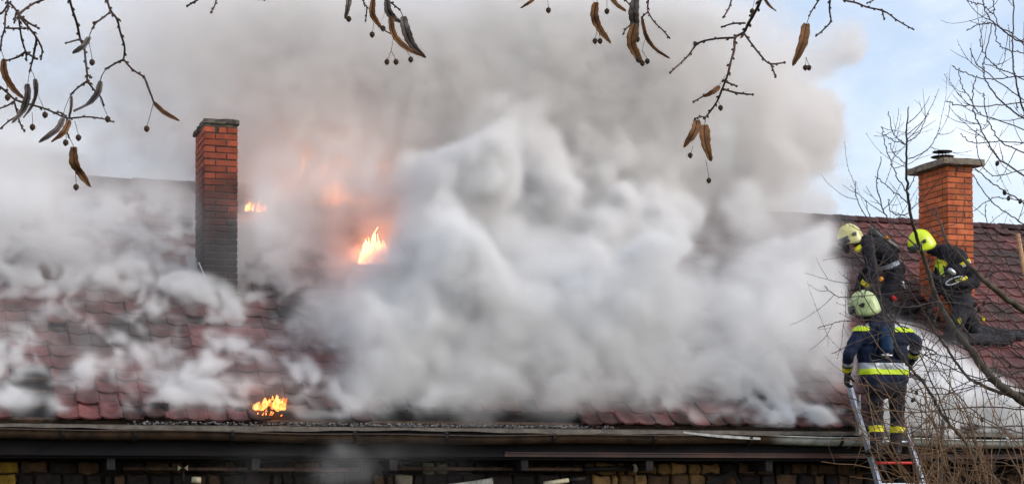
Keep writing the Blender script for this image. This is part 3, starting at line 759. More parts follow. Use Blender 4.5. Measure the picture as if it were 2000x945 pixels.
for (i, f0, k0) in ((2, fl, kl), (3, fr_, kr)):
    pz = k0.lerp(f0, .10); band(A, bme, near, {i, i-2}, pz+Vector((0, 0, .035)), Z_, .030, 'grey_cloth2', 'leg_band', .006); band(A, bme, near, {i, i-2}, pz+Vector((0, 0, -.03)), Z_, .036, 'yellow', 'leg_band', .008)
helmet(A, a_(1687, 597, .02), (-.75, .62, -.22), (-.10, -.20, 1), 'hel_a', 1.13)
Ql = frame((0, 1, 0), (0, 0, 1))
pbox(A, 'air_pack_plate', a_(1730, 668, -.13), Ql, (.095, .022, .17), 'navy', .015)
capsule(A, 'air_cylinder', a_(1731, 648, -.19), a_(1733, 680, -.19), .062, 'blue')
capsule(A, 'cylinder_valve', a_(1733, 688, -.19), a_(1732, 697, -.19), .022, 'steel', 8); capsule(A, 'cylinder_valve', a_(1723, 693, -.2), a_(1741, 694, -.2), .013, 'steel', 8)
for x0, x1 in ((1703, 1716), (1757, 1744)):
    b = MB(); b.tube([a_(x0, 700, -.115), a_(x1-2, 676, -.15), a_(x1, 650, -.135), a_(x1, 634, -.05)], .013, 6); b.build('shoulder_strap', M['black_plastic'], A, True)
b = MB(); b.tube([a_(1726, 700, -.17), a_(1700, 705, -.16), a_(1698, 690, -.14)], .009, 6); b.build('air_hose', M['black_plastic'], A, True)
hand(A, a_(1656, 727, .19), (.0, .25, -1), (0, 1, 0), (1, .3, -.2), 1.2, 1.15); hand(A, a_(1780, 705, .17), (-.5, .5, -.6), (0, 0, 1), (-1, .3, 0), 1.15, .8)

# --- the cream-helmeted one kneeling up on the roof
kb = rhit(1716, 632, .06); YB = kb.y
def b_(px, py, dy=0.0): return P(px, py, YB+dy)
B = empty('person', kb, 'firefighter with cream helmet and dark mask bending left into the smoke, above the ladder', 'person', GRP)
B['m_jacket'] = 'dark_cloth'; B['m_trousers'] = 'dark_cloth'
def onroof(p, h=.06): q = Vector(p); q.z = roofz(q.y)+h/math.cos(TH); return q
hip = b_(1747, 545); hip2 = b_(1744, 545, .28); kn = onroof(b_(1712, 625), .08); kn2 = onroof(b_(1716, 620, .28), .08); an = onroof(kn+Vector((.46, .05, 0)), .07); an2 = onroof(kn2+Vector((.46, .0, 0)), .07)
sh = b_(1692, 478, -.02); sh2 = b_(1696, 474, .30); hdB = b_(1662, 470, .14); el = b_(1706, 530, -.10); wr = b_(1686, 560, .05)
el2 = b_(1700, 520, .40); wr2 = b_(1680, 545, .30)
md_ = b_(1722, 492, .14); 
caps = [('trousers', hip, .108, kn, .08), ('trousers', hip2, .108, kn2, .08), ('trousers', kn, .075, an, .062), ('trousers', kn2, .075, an2, .062), ('trousers', hip, .12, hip2, .12),
        ('jacket', b_(1748, 525), .115, b_(1745, 525, .28), .115), ('jacket', b_(1736, 502, .02), .13, b_(1734, 502, .26), .13), ('jacket', b_(1710, 482, .03), .125, b_(1712, 480, .26), .125), ('jacket', b_(1692, 474, .02), .10, b_(1694, 472, .28), .10),
        ('jacket', b_(1748, 525, .1), .13, b_(1705, 482, .12), .13), ('jacket', sh, .088, el, .070), ('jacket', el, .068, wr, .052), ('jacket', sh2, .085, el2, .07), ('jacket', el2, .068, wr2, .05),
        ('hood', b_(1690, 474, .14), .075, hdB, .07), ('skin', hdB, .088, hdB+Vector((-.03, 0, -.02)), .085),
        ('boot', an, .062, an+Vector((.10, 0, .04)), .055), ('boot', an2, .062, an2+Vector((.10, 0, .04)), .055)]
bo, bme, near = build_person(B, caps, seed=2)
helmet(B, b_(1660, 463, .13), (-.88, .05, -.42), (-.35, .0, .9), 'hel_b', 1.13)
band(B, bme, near, {10, 11}, el.lerp(wr, .75), (wr-el), .03, 'yellow', 'cuff_band')
band(B, bme, near, {5, 6, 9}, b_(1746, 512, .14), (b_(1746, 540)-b_(1725, 490)), .03, 'silver', 'reflective_band')
b = MB(); seg(b, hdB+Vector((-.10, -.03, -.05)), .055, hdB+Vector((-.06, .0, -.12)), .045); b.build('face_mask', M['black_plastic'], B, True)
capsule(B, 'breathing_valve', b_(1682, 482, .0), b_(1676, 487, .0), .042, 'yellow', 10)
b = MB(); b.tube([b_(1672, 490, .02), b_(1683, 497, -.02), b_(1694, 492, -.05), b_(1700, 478, -.08)], .014, 6); b.build('air_hose', M['black_plastic'], B, True)
QB = frame((b_(1700, 470)-b_(1752, 520)), (.5, 0, .8))
capsule(B, 'air_cylinder', b_(1705, 455, .15), b_(1748, 486, .15), .072, 'tank')
pbox(B, 'air_pack_plate', b_(1722, 478, .14), QB, (.10, .2, .02), 'black_plastic', .01)
pbox(B, 'orange_tag', b_(1733, 465, .04), QB, (.016, .03, .016), 'orange', .006); pbox(B, 'orange_tag', b_(1721, 545, -.12), QB, (.012, .022, .03), 'orange', .006)
capsule(B, 'pressure_gauge', b_(1762, 552, -.08), b_(1768, 560, -.08), .028, 'steel', 10); pbox(B, 'red_tag', b_(1746, 582, -.12), QB, (.02, .035, .02), 'red', .006)
hand(B, wr, (-.3, -.1, -1), (0, 1, 0), (-1, 0, 0), 1.15, .7); hand(B, wr2, (-.4, 0, -1), (0, 1, 0), (-1, 0, 0), 1.15, .7)

# --- the neon-helmeted one kneeling in front of the orange chimney
kc = rhit(1862, 664, .06); YC = kc.y-.02
def c_(px, py, dy=0.0): return P(px, py, YC+dy)
C_ = empty('person', kc, 'firefighter in neon yellow helmet crouching left in front of the orange chimney', 'person', GRP)
C_['m_jacket'] = 'dark_cloth'; C_['m_trousers'] = 'grey_cloth2'
hip = c_(1884, 592, -.05); hip2 = c_(1880, 590, .22); kn = onroof(c_(1855, 660), .09); kn2 = onroof(c_(1905, 640, .1), .13); an = onroof(c_(1962, 690, -.0), .07); an2 = onroof(c_(1990, 668, .12), .07)
hdC = c_(1802, 482, .14); sh = c_(1872, 500, -.05); sh2 = c_(1852, 496, .28); el = c_(1902, 552, -.10); wr = c_(1862, 552, -.20); el2 = c_(1835, 550, .30); wr2 = c_(1822, 590, .1)
caps = [('trousers', hip, .125, kn, .095), ('trousers', hip2, .12, kn2, .095), ('trousers', kn, .088, an, .070), ('trousers', kn2, .088, an2, .07), ('trousers', hip, .135, hip2, .135),
        ('jacket', c_(1878, 565), .135, c_(1872, 562, .22), .135), ('jacket', c_(1866, 530), .14, c_(1862, 528, .24), .14), ('jacket', c_(1864, 502), .13, c_(1855, 500, .26), .125), ('jacket', c_(1846, 492, .05), .10, c_(1842, 492, .24), .10),
        ('jacket', c_(1862, 520, .1), .145, c_(1876, 565, .1), .14), ('jacket', sh, .098, el, .080), ('jacket', el, .074, wr, .055), ('jacket', sh2, .085, el2, .07), ('jacket', el2, .068, wr2, .052),
        ('hood', c_(1842, 492, .14), .08, hdC, .07), ('skin', hdC, .088, hdC+Vector((-.03, 0, -.03)), .085),
        ('boot', an, .068, an+Vector((.10, .0, .05)), .058), ('boot', an2, .068, an2+Vector((.10, 0, .05)), .055), ('jacket', c_(1848, 500, .1), .12, c_(1838, 545, .12), .10), ('jacket', c_(1838, 545, .12), .10, c_(1868, 585, .1), .12)]
bo, bme, near = build_person(C_, caps, seed=3)
helmet(C_, c_(1798, 474, .13), (-.80, .25, -.50), (-.42, -.1, .9), 'hel_c', 1.13)
pt = sh.lerp(el, .30); ax = (el-sh)
band(C_, bme, near, {10}, pt, ax, .030, 'yellow', 'sleeve_band', .007); band(C_, bme, near, {10}, sh.lerp(el, .36), ax, .012, 'silver', 'sleeve_band', .011)
band(C_, bme, near, {8, 18}, c_(1826, 505, .05), Vector((.5, 0, .9)), .03, 'yellow', 'reflective_band', .008)
band(C_, bme, near, {18}, c_(1838, 530, .05), Vector((1, 0, .2)), .02, 'lime', 'reflective_band', .008)
for q, s_, n_ in ((c_(1874, 626, -.14), .05, 'knee_patch'), (c_(1921, 622, -.02), .055, 'knee_patch')):
    pbox(C_, n_, q, frame((.5, -.8, 0), (.3, 0, .9)), (.035, .012, .035), 'yellow', .008)
capsule(C_, 'pressure_gauge', c_(1856, 528, -.24), c_(1862, 533, -.24), .035, 'steel', 10)
b = MB(); ring = [c_(1864+17*math.cos(t), 548-6*math.cos(t)+6*math.sin(t), -.27) for t in [k*2*math.pi/14 for k in range(15)]]; b.tube(ring, .008, 6); b.build('rope_loop', M['silver'], C_, True)
pbox(C_, 'yellow_strap', c_(1877, 546, -.24), frame((1, 0, .35), (-.3, 0, 1)), (.02, .09, .022), 'yellow', .008)
b = MB(); b.tube([c_(1815, 505, .02), c_(1812, 525, -.05), c_(1830, 545, -.08), c_(1850, 530, -.18)], .016, 6); b.build('air_hose', M['black_plastic'], C_, True)
hand(C_, wr, (-1, -.1, .15), (0, 0, 1), (0, 1, 0), 1.15, .9); hand(C_, wr2, (-.4, 0, -1), (0, 1, 0), (-1, 0, 0), 1.15, .7)

# ------------------------------------------------------------------ ladder
lad = empty('ladder', P(1730, 945, 17.3), 'aluminium ladder with a red rung leaning on the gutter', 'ladder')
foot_dir = None
g0 = P(1690, 858, GY-GR-.035); top = P(1654, 738, g0.y+.42); dirl = (top-g0).normalized()
g1 = P(1775, 872, GY-GR-.035); 
off = Vector((1, 0, 0))*((g1-g0).x)
tt = (g0.z)/dirl.z
def rail(base, up_len, name):
    b = MB(); lo_ = base-dirl*(base.z/dirl.z); hi_ = base+dirl*up_len; d = hi_-lo_
    side = Vector((1, 0, 0)); nr_ = dirl.cross(side).normalized()
    vs = [q+side*sx*.019+nr_*sy*.036 for q in (lo_, hi_) for sx in (-1, 1) for sy in (-1, 1)]
    b.add(vs, [(0, 1, 5, 4), (2, 6, 7, 3), (0, 4, 6, 2), (1, 3, 7, 5), (0, 2, 3, 1), (4, 5, 7, 6)])
    for sg in (-1, 1):
        vs = [q+side*(sx*.004+sg*.012)+nr_*(-.039+sy*.003) for q in (lo_+dirl*.02, hi_-dirl*.02) for sx in (-1, 1) for sy in (-1, 1)]
        b.add(vs, [(0, 1, 5, 4), (2, 6, 7, 3), (0, 4, 6, 2), (1, 3, 7, 5), (0, 2, 3, 1), (4, 5, 7, 6)])
    return b.build(name, M['alu'], lad)
M['alu'] = simple('brushed_aluminium', (.55, .60, .68), (.38, .42, .48), 18, .35, .6, .5)
rail(g0, (top-g0).length, 'rail'); rail(g0+off, (top-g0).length*.15, 'rail')
zr = P(1745, 903, 17.6).z; k0 = -(g0.z-zr)/dirl.z
k = k0
while True:
    p = g0+dirl*k
    if p.z < .2: break
    b = MB(); b.tube([p+Vector((.0, 0, 0)), p+off], .016, 8); b.build('rung', M['red'] if abs(k-k0) < .01 else M['alu'], lad); k -= .28
p = g0+dirl*(k0+.28); b = MB(); b.tube([p, p+off], .016, 8); b.build('rung', M['alu'], lad)
b = MB(); b.box((-.028, -.05, -.05), (.028, .03, .05)); q = MB(); q.add([Vector(v)+P(1678, 838, g0.y+.02) for v in b.v], b.f); q.build('rail_clamp', M['steel'], lad)
for (a, c) in (((1713, 772), (1718, 805)), ((1679, 770), (1680, 800))):
    b = MB(); b.tube([P(*a, 17.62), P(*c, 17.62)], .011, 6); b.build('guide_rod', M['steel'], lad)
# hose over the eave to the right of the ladder
b = MB(); pts = [P(1765, 705, 17.75), P(1778, 732, 18.0), P(1802, 742, 18.25), P(1826, 762, 18.3), P(1838, 792, 18.15), P(1842, 822, 18.0), P(1840, 850, 17.86), P(1838, 885, 17.82), P(1838, 1000, 17.8)]
sm_ = []
for i in range(len(pts)-1):
    p0 = pts[max(i-1, 0)]; p1 = pts[i]; p2 = pts[i+1]; p3 = pts[min(i+2, len(pts)-1)]
    for t in (0, .25, .5, .75): sm_.append(.5*((2*p1)+(p2-p0)*t+(2*p0-5*p1+4*p2-p3)*t*t+(3*p1-p0-3*p2+p3)*t**3))
b.tube(sm_, .022, 8); M['hose'] = simple('black_hose', (.012, .013, .016), (.03, .03, .035), 20, .5, .4)
tag(b.build('fire_hose', M['hose'], None, True), 'black hose curving over the gutter just right of the ladder', 'hose')

# ------------------------------------------------------------------ trees in front
def bark(name, c1, c2, sc_=60): return simple(name, c1, c2, sc_, .85, .2, bs=150, bst=.4, bd=.002)
M['twig'] = bark('linden_bark', (.045, .028, .022), (.085, .050, .036)); M['larch'] = bark('larch_bark', (.060, .050, .050), (.10, .080, .070), 30)
M['larch_big'] = bark('larch_limb_bark', (.10, .085, .062), (.045, .036, .030), 22); M['tan'] = bark('tan_twig', (.20, .12, .065), (.11, .065, .040), 25)
M['nut'] = simple('linden_nutlet', (.085, .055, .038), (.05, .032, .022), 300, .9, .15, bs=500, bst=.4, bd=.001)
M['cone'] = simple('larch_cone', (.055, .030, .026), (.03, .018, .016), 200, .85, .2)
def bract_mat(name, c1, c2):
    m, n, b = mat(name, .75, .2); c, _ = noise_col(n, c1, c2, 90, lo=.4, hi=.62); c, _ = noise_col(n, c, (.05, .03, .02), 220, lo=.62, hi=.8)
    n.links.new(c, b.inputs['Base Color']); bump(n, b, 300, .5, .001)
    t = n.nodes.new('ShaderNodeBsdfTranslucent'); n.links.new(c, t.inputs[0]); mx = n.nodes.new('ShaderNodeMixShader'); mx.inputs[0].default_value = .42
    o = n.nodes['Material Output']; n.links.new(b.outputs[0], mx.inputs[1]); n.links.new(t.outputs[0], mx.inputs[2]); n.links.new(mx.outputs[0], o.inputs['Surface']); return m
M['br_brown'] = bract_mat('brown_bract', (.40, .20, .085), (.22, .12, .06)); M['br_grey'] = bract_mat('grey_bract', (.30, .26, .24), (.19, .165, .155))
def spline(pts, n=5):
    out = []
    for i in range(len(pts)-1):
        p0 = Vector(pts[max(i-1, 0)]); p1 = Vector(pts[i]); p2 = Vector(pts[i+1]); p3 = Vector(pts[min(i+2, len(pts)-1)])
        for k in range(n):
            t = k/n; out.append(.5*((2*p1)+(p2-p0)*t+(2*p0-5*p1+4*p2-p3)*t*t+(3*p1-p0-3*p2+p3)*t**3))
    out.append(Vector(pts[-1])); return out
tr_ = random.Random(21)
class Twigs:
    """a hanging linden branch traced at its own distance"""
    def __init__(s, name, label, Y, ox, oy, k, group='linden branches hanging over the roof'):
        s.Y, s.ox, s.oy, s.k = Y, ox, oy, k; s.mb = MB(); s.items = []; s.label = label; s.group = group; s.name = name; s.rr = random.Random(len(label)*7+int(ox))
    def pt(s, q, dy=0): return P(s.ox+q[0]/s.k, s.oy+q[1]/s.k, s.Y+dy)
    def twig(s, pts, w0=5.0, w1=3.0, buds=True):
        """widths in photograph pixels"""
        ph = s.rr.uniform(0, 6); P3 = []
        for i, q in enumerate(pts): P3.append(s.pt(q, .06*math.sin(ph+i*.9)))
        sp = spline(P3, 5); n = len(sp); px = s.Y/F_PX*1.02
        rad = [(w0+(w1-w0)*i/(n-1))*.5*px*s.rr.uniform(.9, 1.12) for i in range(n)]
        s.mb.tube(sp, rad, 6)
        if buds:
            step = 3
            for i in range(2, n-1, step):
                d = (sp[i+1]-sp[i-1]).normalized(); sd_ = d.cross(-fwd).normalized()*(1 if (i//step) % 2 else -1); r_ = rad[i]
                s.mb.tube([sp[i]+sd_*r_*.4, sp[i]+(sd_*1.5+d*1.0)*r_, sp[i]+(sd_*1.9+d*2.4)*r_, sp[i]+(sd_*2.0+d*3.4)*r_], [r_*1.0, r_*.95, r_*.6, r_*.1], 5)
            e = sp[-1]; d = (sp[-1]-sp[-2]).normalized(); r_ = rad[-1]; s.mb.tube([e-d*r_, e+d*r_*1.2, e+d*r_*3.0, e+d*r_*4.2], [r_*.9, r_*1.7, r_*1.2, r_*.15], 6)
        return sp
    def stem(s, pts, w=1.3): s.twig(pts, w, w*.9, False)
    def bract(s, pts, w, m_='br_brown', twist=0.0): s.items.append(('b', pts, w, m_, twist))
    def nut(s, q, frm=None, r_=5.6):
        if frm is not None: s.stem([frm, ((frm[0]*.4+q[0]*.6)+1.5, frm[1]*.45+q[1]*.55), (q[0], q[1]-r_*s.k*.8)], 1.2)
        s.items.append(('n', q, r_))
    def done(s):
        px = s.Y/F_PX*1.02
        c0 = s.pt((0, -60)); a = np.array(s.mb.v); base = Vector(a[a[:, 2].argmax()])
        root = empty(s.name, base, s.label, 'branch', s.group)
        s.mb.build('twig', M['twig'], root, True, base)
        for it in s.items:
            if it[0] == 'n':
                p = s.pt(it[1]); r_ = it[2]*px; b = MB()
                b.lathe([(.0005, -1.25*r_), (.35*r_, -1.05*r_), (.8*r_, -.65*r_), (1.0*r_, 0), (.82*r_, .6*r_), (.4*r_, .95*r_), (.0005, 1.08*r_)], p, 9); b.build('nutlet', M['nut'], root, True)
            else:
                _, pts, w, m_, tw = it; P3 = [s.pt(q, .012*math.sin(i*1.7+len(pts))) for i, q in enumerate(pts)]; sp = spline(P3, 6 if len(pts) > 2 else 10); n = len(sp); b = MB(); hw = w*.5/s.k*px
                ph = s.rr.uniform(0, 6)
                for i, p in enumerate(sp):
                    t = i/(n-1); d = (sp[min(i+1, n-1)]-sp[max(i-1, 0)]).normalized(); sd_ = d.cross(fwd).normalized()
                    ang = tw*(t-.3)+.25*math.sin(ph+t*4); nr_ = d.cross(sd_); sd2 = sd_*math.cos(ang)+nr_*math.sin(ang); n2_ = d.cross(sd2)
                    W_ = hw*(math.sin(math.pi*min(1, .06+.94*t**.8))**.55)*(1-.18*t)+.0004
                    for k_ in (-1, -.5, 0, .5, 1):
                        jag = 1+.10*math.sin(ph+i*2.3+k_*5) if abs(k_) == 1 else 1
                        b.v.append(tuple(p+sd2*W_*k_*jag+n2_*(hw*.35*(abs(k_)**1.6)*(1+.5*math.sin(ph*2+i*.8*k_)))))
                for i in range(n-1):
                    for k_ in range(4): b.f.append((5*i+k_, 5*i+5+k_, 5*i+6+k_, 5*i+1+k_)); b.mi.append(0)
                o = b.build('bract', M[m_], root, True); md = o.modifiers.new('t', 'SOLIDIFY'); md.thickness = .0006
                b = MB(); b.tube(sp, [.0011]*n, 4); b.build('midrib', M['twig'], o)
        return root
Z1 = 2.3625
T = Twigs('linden_branch', 'knobbly twig cluster hanging in the top left corner with brown and grey bracts', 3.3, 0, 0, Z1)
for p in ([(60,-140),(45,-60),(35,0),(38,40),(25,70),(22,130),(8,180),(2,230)], [(35,10),(60,30),(85,70),(90,110),(100,180),(118,240),(122,275)], [(85,70),(120,40),(160,15),(200,0),(260,-30),(320,-90)], [(90,72),(130,105),(175,130)],
          [(92,80),(130,125),(165,170),(185,205),(195,235),(190,268)], [(170,180),(160,230),(150,280),(138,325)], [(22,130),(60,132),(108,132)], [(118,240),(80,265),(30,280)], [(118,240),(150,262),(170,272)], [(8,0),(30,-10)], [(38,20),(10,60),(-20,70)], [(75,60),(70,85),(66,105)]): T.twig(p, 4.6, 3.0)
T.stem([(2,230),(12,250),(18,275)]); T.bract([(18,272),(22,340),(60,410),(112,456)], 30); T.stem([(138,325),(132,360),(128,392)]); T.bract([(128,388),(128,450),(105,510),(56,568)], 32, 'br_grey')
T.stem([(142,325),(155,345),(160,368)]); T.bract([(160,365),(168,410),(155,480),(108,545)], 22, 'br_grey', .8); T.nut((35,450), (30,385)); T.nut((150,587), (148,520)); T.nut((208,530), (170,425)); T.done()
T = Twigs('linden_branch', 'thin reddish twig crossing the far left edge below the corner cluster', 3.5, 0, 0, Z1)
T.twig([(-180,330),(-80,360),(-10,395),(30,425),(70,460),(130,480),(200,500),(250,520),(310,545),(400,540),(470,548),(522,562)], 5, 2.6)
for p in ([(72,462),(30,490),(-20,505)], [(75,540),(40,560),(-5,600)], [(66,470),(90,560),(100,585),(112,605)], [(310,545),(305,590),(318,635)], [(255,520),(285,522),(310,545)]): T.twig(p, 3.4, 2.6)
T.stem([(318,635),(330,655),(342,682)]); T.bract([(340,678),(345,750),(375,800),(420,862)], 44, 'br_brown', .5); T.nut((351,863), (348,795)); T.nut((303,658), (306,610)); T.done()
T = Twigs('linden_branch', 'second hanging twig from the left, forking low with long pale bracts', 3.2, 0, 0, Z1)
T.twig([(300,-160),(312,-80),(320,-10),(335,50),(355,110),(370,180),(388,220),(395,280),(402,340),(402,375)], 5.2, 3.8)
for p in ([(370,182),(340,190),(305,200)], [(402,375),(360,405),(328,435)], [(402,375),(430,410),(465,450),(478,485)], [(402,345),(412,352),(420,358)]): T.twig(p, 3.8, 3)
T.stem([(328,435),(300,500),(290,550)]); T.bract([(292,548),(262,600),(180,658)], 28, 'br_grey', .6); T.stem([(332,440),(325,500),(320,560)]); T.bract([(320,556),(295,610),(238,656)], 26, 'br_brown', .6); T.bract([(330,445),(328,500),(318,550)], 12, 'br_grey')
T.nut((362,635), (345,560)); T.nut((497,550), (462,460)); T.done()
T = Twigs('linden_branch', 'third hanging twig near the left chimney, splitting wide with slender bracts', 3.1, 0, 0, Z1)
T.twig([(470,-150),(480,-80),(492,-10),(510,50),(540,90),(555,150),(575,220),(570,275)], 5.2, 3.8)
for p in ([(510,55),(480,80),(445,105),(428,130)], [(445,105),(438,103),(434,106)], [(570,275),(530,295),(490,318)], [(570,275),(610,320),(655,350),(664,358)]): T.twig(p, 3.8, 3.2)
T.stem([(428,130),(415,160),(410,185)], 2); T.bract([(412,175),(385,215),(335,247)], 26, 'br_grey', .5); T.nut((425,288), (410,195)); T.stem([(490,318),(470,350),(462,380)], 2); T.bract([(464,375),(450,430),(410,480),(340,516)], 27, 'br_grey', .6)
T.stem([(664,358),(685,410),(708,474)], 2.4); T.bract([(668,362),(690,420),(712,478)], 8, 'br_grey'); T.bract([(712,476),(760,520),(828,558)], 20, 'br_brown', .4); T.nut((677,594), (706,480)); T.done()
T = Twigs('linden_branch', 'two short bare twig tips peeking in at the top above the left chimney', 3.3, 0, 0, 1)
T.twig([(445,-50),(410,-15),(395,-5),(378,5),(366,12)], 4, 3.2); T.twig([(445,-50),(432,-25),(424,-5),(420,10),(413,24)], 4, 3.2); T.twig([(445,-50),(480,-16),(500,-3),(516,0)], 3.5, 3); T.done()
T = Twigs('linden_branch', 'hanging bunch of curled bracts and nutlets at the top, above the pink glow', 3.0, 600, 0, Z1)
T.twig([(300,-180),(270,-60),(262,-5),(262,20),(275,35),(270,95)], 3.6, 2.6); T.twig([(300,-180),(330,-60),(365,-5),(395,20),(425,45)], 4, 3.4); T.twig([(300,-180),(240,-80),(200,-30)], 4, 3); T.twig([(330,-60),(312,-30),(306,-8)], 3, 2.5)
T.bract([(195,-25),(190,20),(176,88)], 26, 'br_grey'); T.nut((192,88)); T.bract([(306,-5),(300,60),(318,100),(352,140)], 28); T.stem([(352,138),(368,148),(383,156)], 3); T.nut((300,160), (306,105)); T.nut((350,132), None, 5.5)
T.bract([(368,-5),(375,50),(400,85),(436,106)], 34, 'br_grey'); T.stem([(375,10),(360,55),(345,95)], .9); T.bract([(384,78),(400,160),(460,225),(545,262)], 28); T.stem([(425,45),(435,60),(442,80)], 2); T.bract([(442,78),(455,140),(485,205),(550,266)], 44, 'br_grey', .4)
T.nut((368,286), (386,236)); T.nut((410,286), (388,236)); T.stem([(398,175),(392,210),(387,238)], 1.2); T.nut((478,275), (462,240)); T.done()
T = Twigs('linden_branch', 'small hanging tip with one slim bract and a nutlet, top centre', 3.1, 600, 0, Z1)
T.twig([(1120,-170),(1095,-80),(1075,-30)], 3.6, 2.8); T.bract([(1062,-18),(1030,10),(984,39)], 14); T.nut((1113,48), (1106,-20)); T.stem([(1075,-30),(1100,-30),(1106,-20)], 1.2); T.done()
T = Twigs('linden_branch', 'large cluster of long brown bracts and nutlets at the top right of centre', 3.0, 600, 0, Z1)
T.twig([(1420,-180),(1450,-60),(1465,-5),(1490,25),(1510,55)], 4.2, 3.4); T.twig([(1560,-180),(1575,-60),(1575,-5),(1572,50),(1600,100),(1640,140),(1668,172)], 4, 3); T.twig([(1572,55),(1558,68),(1545,80)], 3, 3); T.twig([(1505,105),(1470,135),(1458,158)], 3, 2.8); T.twig([(1420,-180),(1380,-60),(1345,-10)], 3.6, 2.6)
T.stem([(1345,-10),(1338,5),(1335,14)]); T.bract([(1334,12),(1326,80),(1355,145),(1400,202)], 40); T.nut((1328,190), (1338,132)); T.nut((1352,190), (1340,132)); T.stem([(1334,60),(1338,100),(1339,134)], 1.2); T.nut((1383,53), (1380,-20)); T.bract([(1395,-20),(1425,20),(1468,52)], 24)
T.bract([(1514,-8),(1508,60),(1512,120),(1520,190)], 52, 'br_grey'); T.bract([(1512,110),(1495,190),(1515,250),(1552,302)], 50); T.nut((1524,182)); T.nut((1527,275)); T.nut((1547,293)); T.nut((1570,283), (1545,235)); T.stem([(1560,180),(1550,215),(1545,238)], 1.1); T.bract([(1545,85),(1565,170),(1610,230),(1674,271)], 18, 'br_brown', .6); T.done()
T = Twigs('linden_branch', 'longest bare twig with many side shoots and two orange-brown bracts', 2.9, 1250, 0, 2.3633)
T.twig([(620,-190),(590,-90),(560,-5),(535,50),(500,110),(480,150),(440,175),(435,230),(418,290),(405,345),(380,410),(355,470),(320,520),(300,545)], 7.6, 4)
for p in ([(485,108),(430,110),(380,125)], [(440,175),(350,180),(270,200),(225,255),(190,290),(140,335)], [(270,200),(258,198),(250,199)], [(480,155),(520,210),(560,260),(600,295),(665,290)], [(604,298),(615,325),(625,355)], [(395,378),(420,388),(445,398)], [(385,412),(440,428),(490,435),(520,437)], [(368,400),(300,440),(248,470)], [(302,542),(280,540),(255,548)], [(455,-60),(425,-5),(410,40),(385,80)]): T.twig(p, 4.4, 3.4)
T.stem([(395,350),(380,370),(365,400)]); T.bract([(366,400),(335,425),(295,446)], 26, 'br_brown'); T.bract([(262,556),(250,610),(202,681)], 44, 'br_brown', .3); T.bract([(298,578),(300,650),(326,741)], 54, 'br_brown', .2); T.stem([(303,545),(300,562),(298,580)], 1.6)
T.nut((372,498), (362,470)); T.nut((232,717), (243,675)); T.nut((318,833), (303,738)); T.nut((518,53), (530,-10)); T.bract([(572,-10),(595,25),(628,52)], 13); T.done()
T = Twigs('linden_branch', 'slanting twigs at the top right against blue sky with one leaf-brown bract', 3.1, 1250, 0, 2.3633)
T.twig([(900,-180),(865,-60),(830,-5),(800,40),(782,72)], 4, 3); T.twig([(900,-180),(885,-60),(878,-5),(875,50),(880,100),(845,140),(815,165)], 4.2, 3.2); T.twig([(900,-180),(905,-60),(930,-5),(1000,15),(1050,35),(1100,45),(1140,60),(1180,90),(1230,120),(1262,137)], 4.6, 3); T.twig([(1118,48),(1122,68),(1127,90)], 3.2, 3); T.twig([(1120,-60),(1085,-5),(1050,15)], 3.2, 3)
T.stem([(782,72),(775,95),(768,115)], 1.6); T.bract([(768,112),(750,200),(704,305)], 50, 'br_brown', .25); T.nut((763,313), (766,264)); T.nut((780,313), (766,264)); T.done()

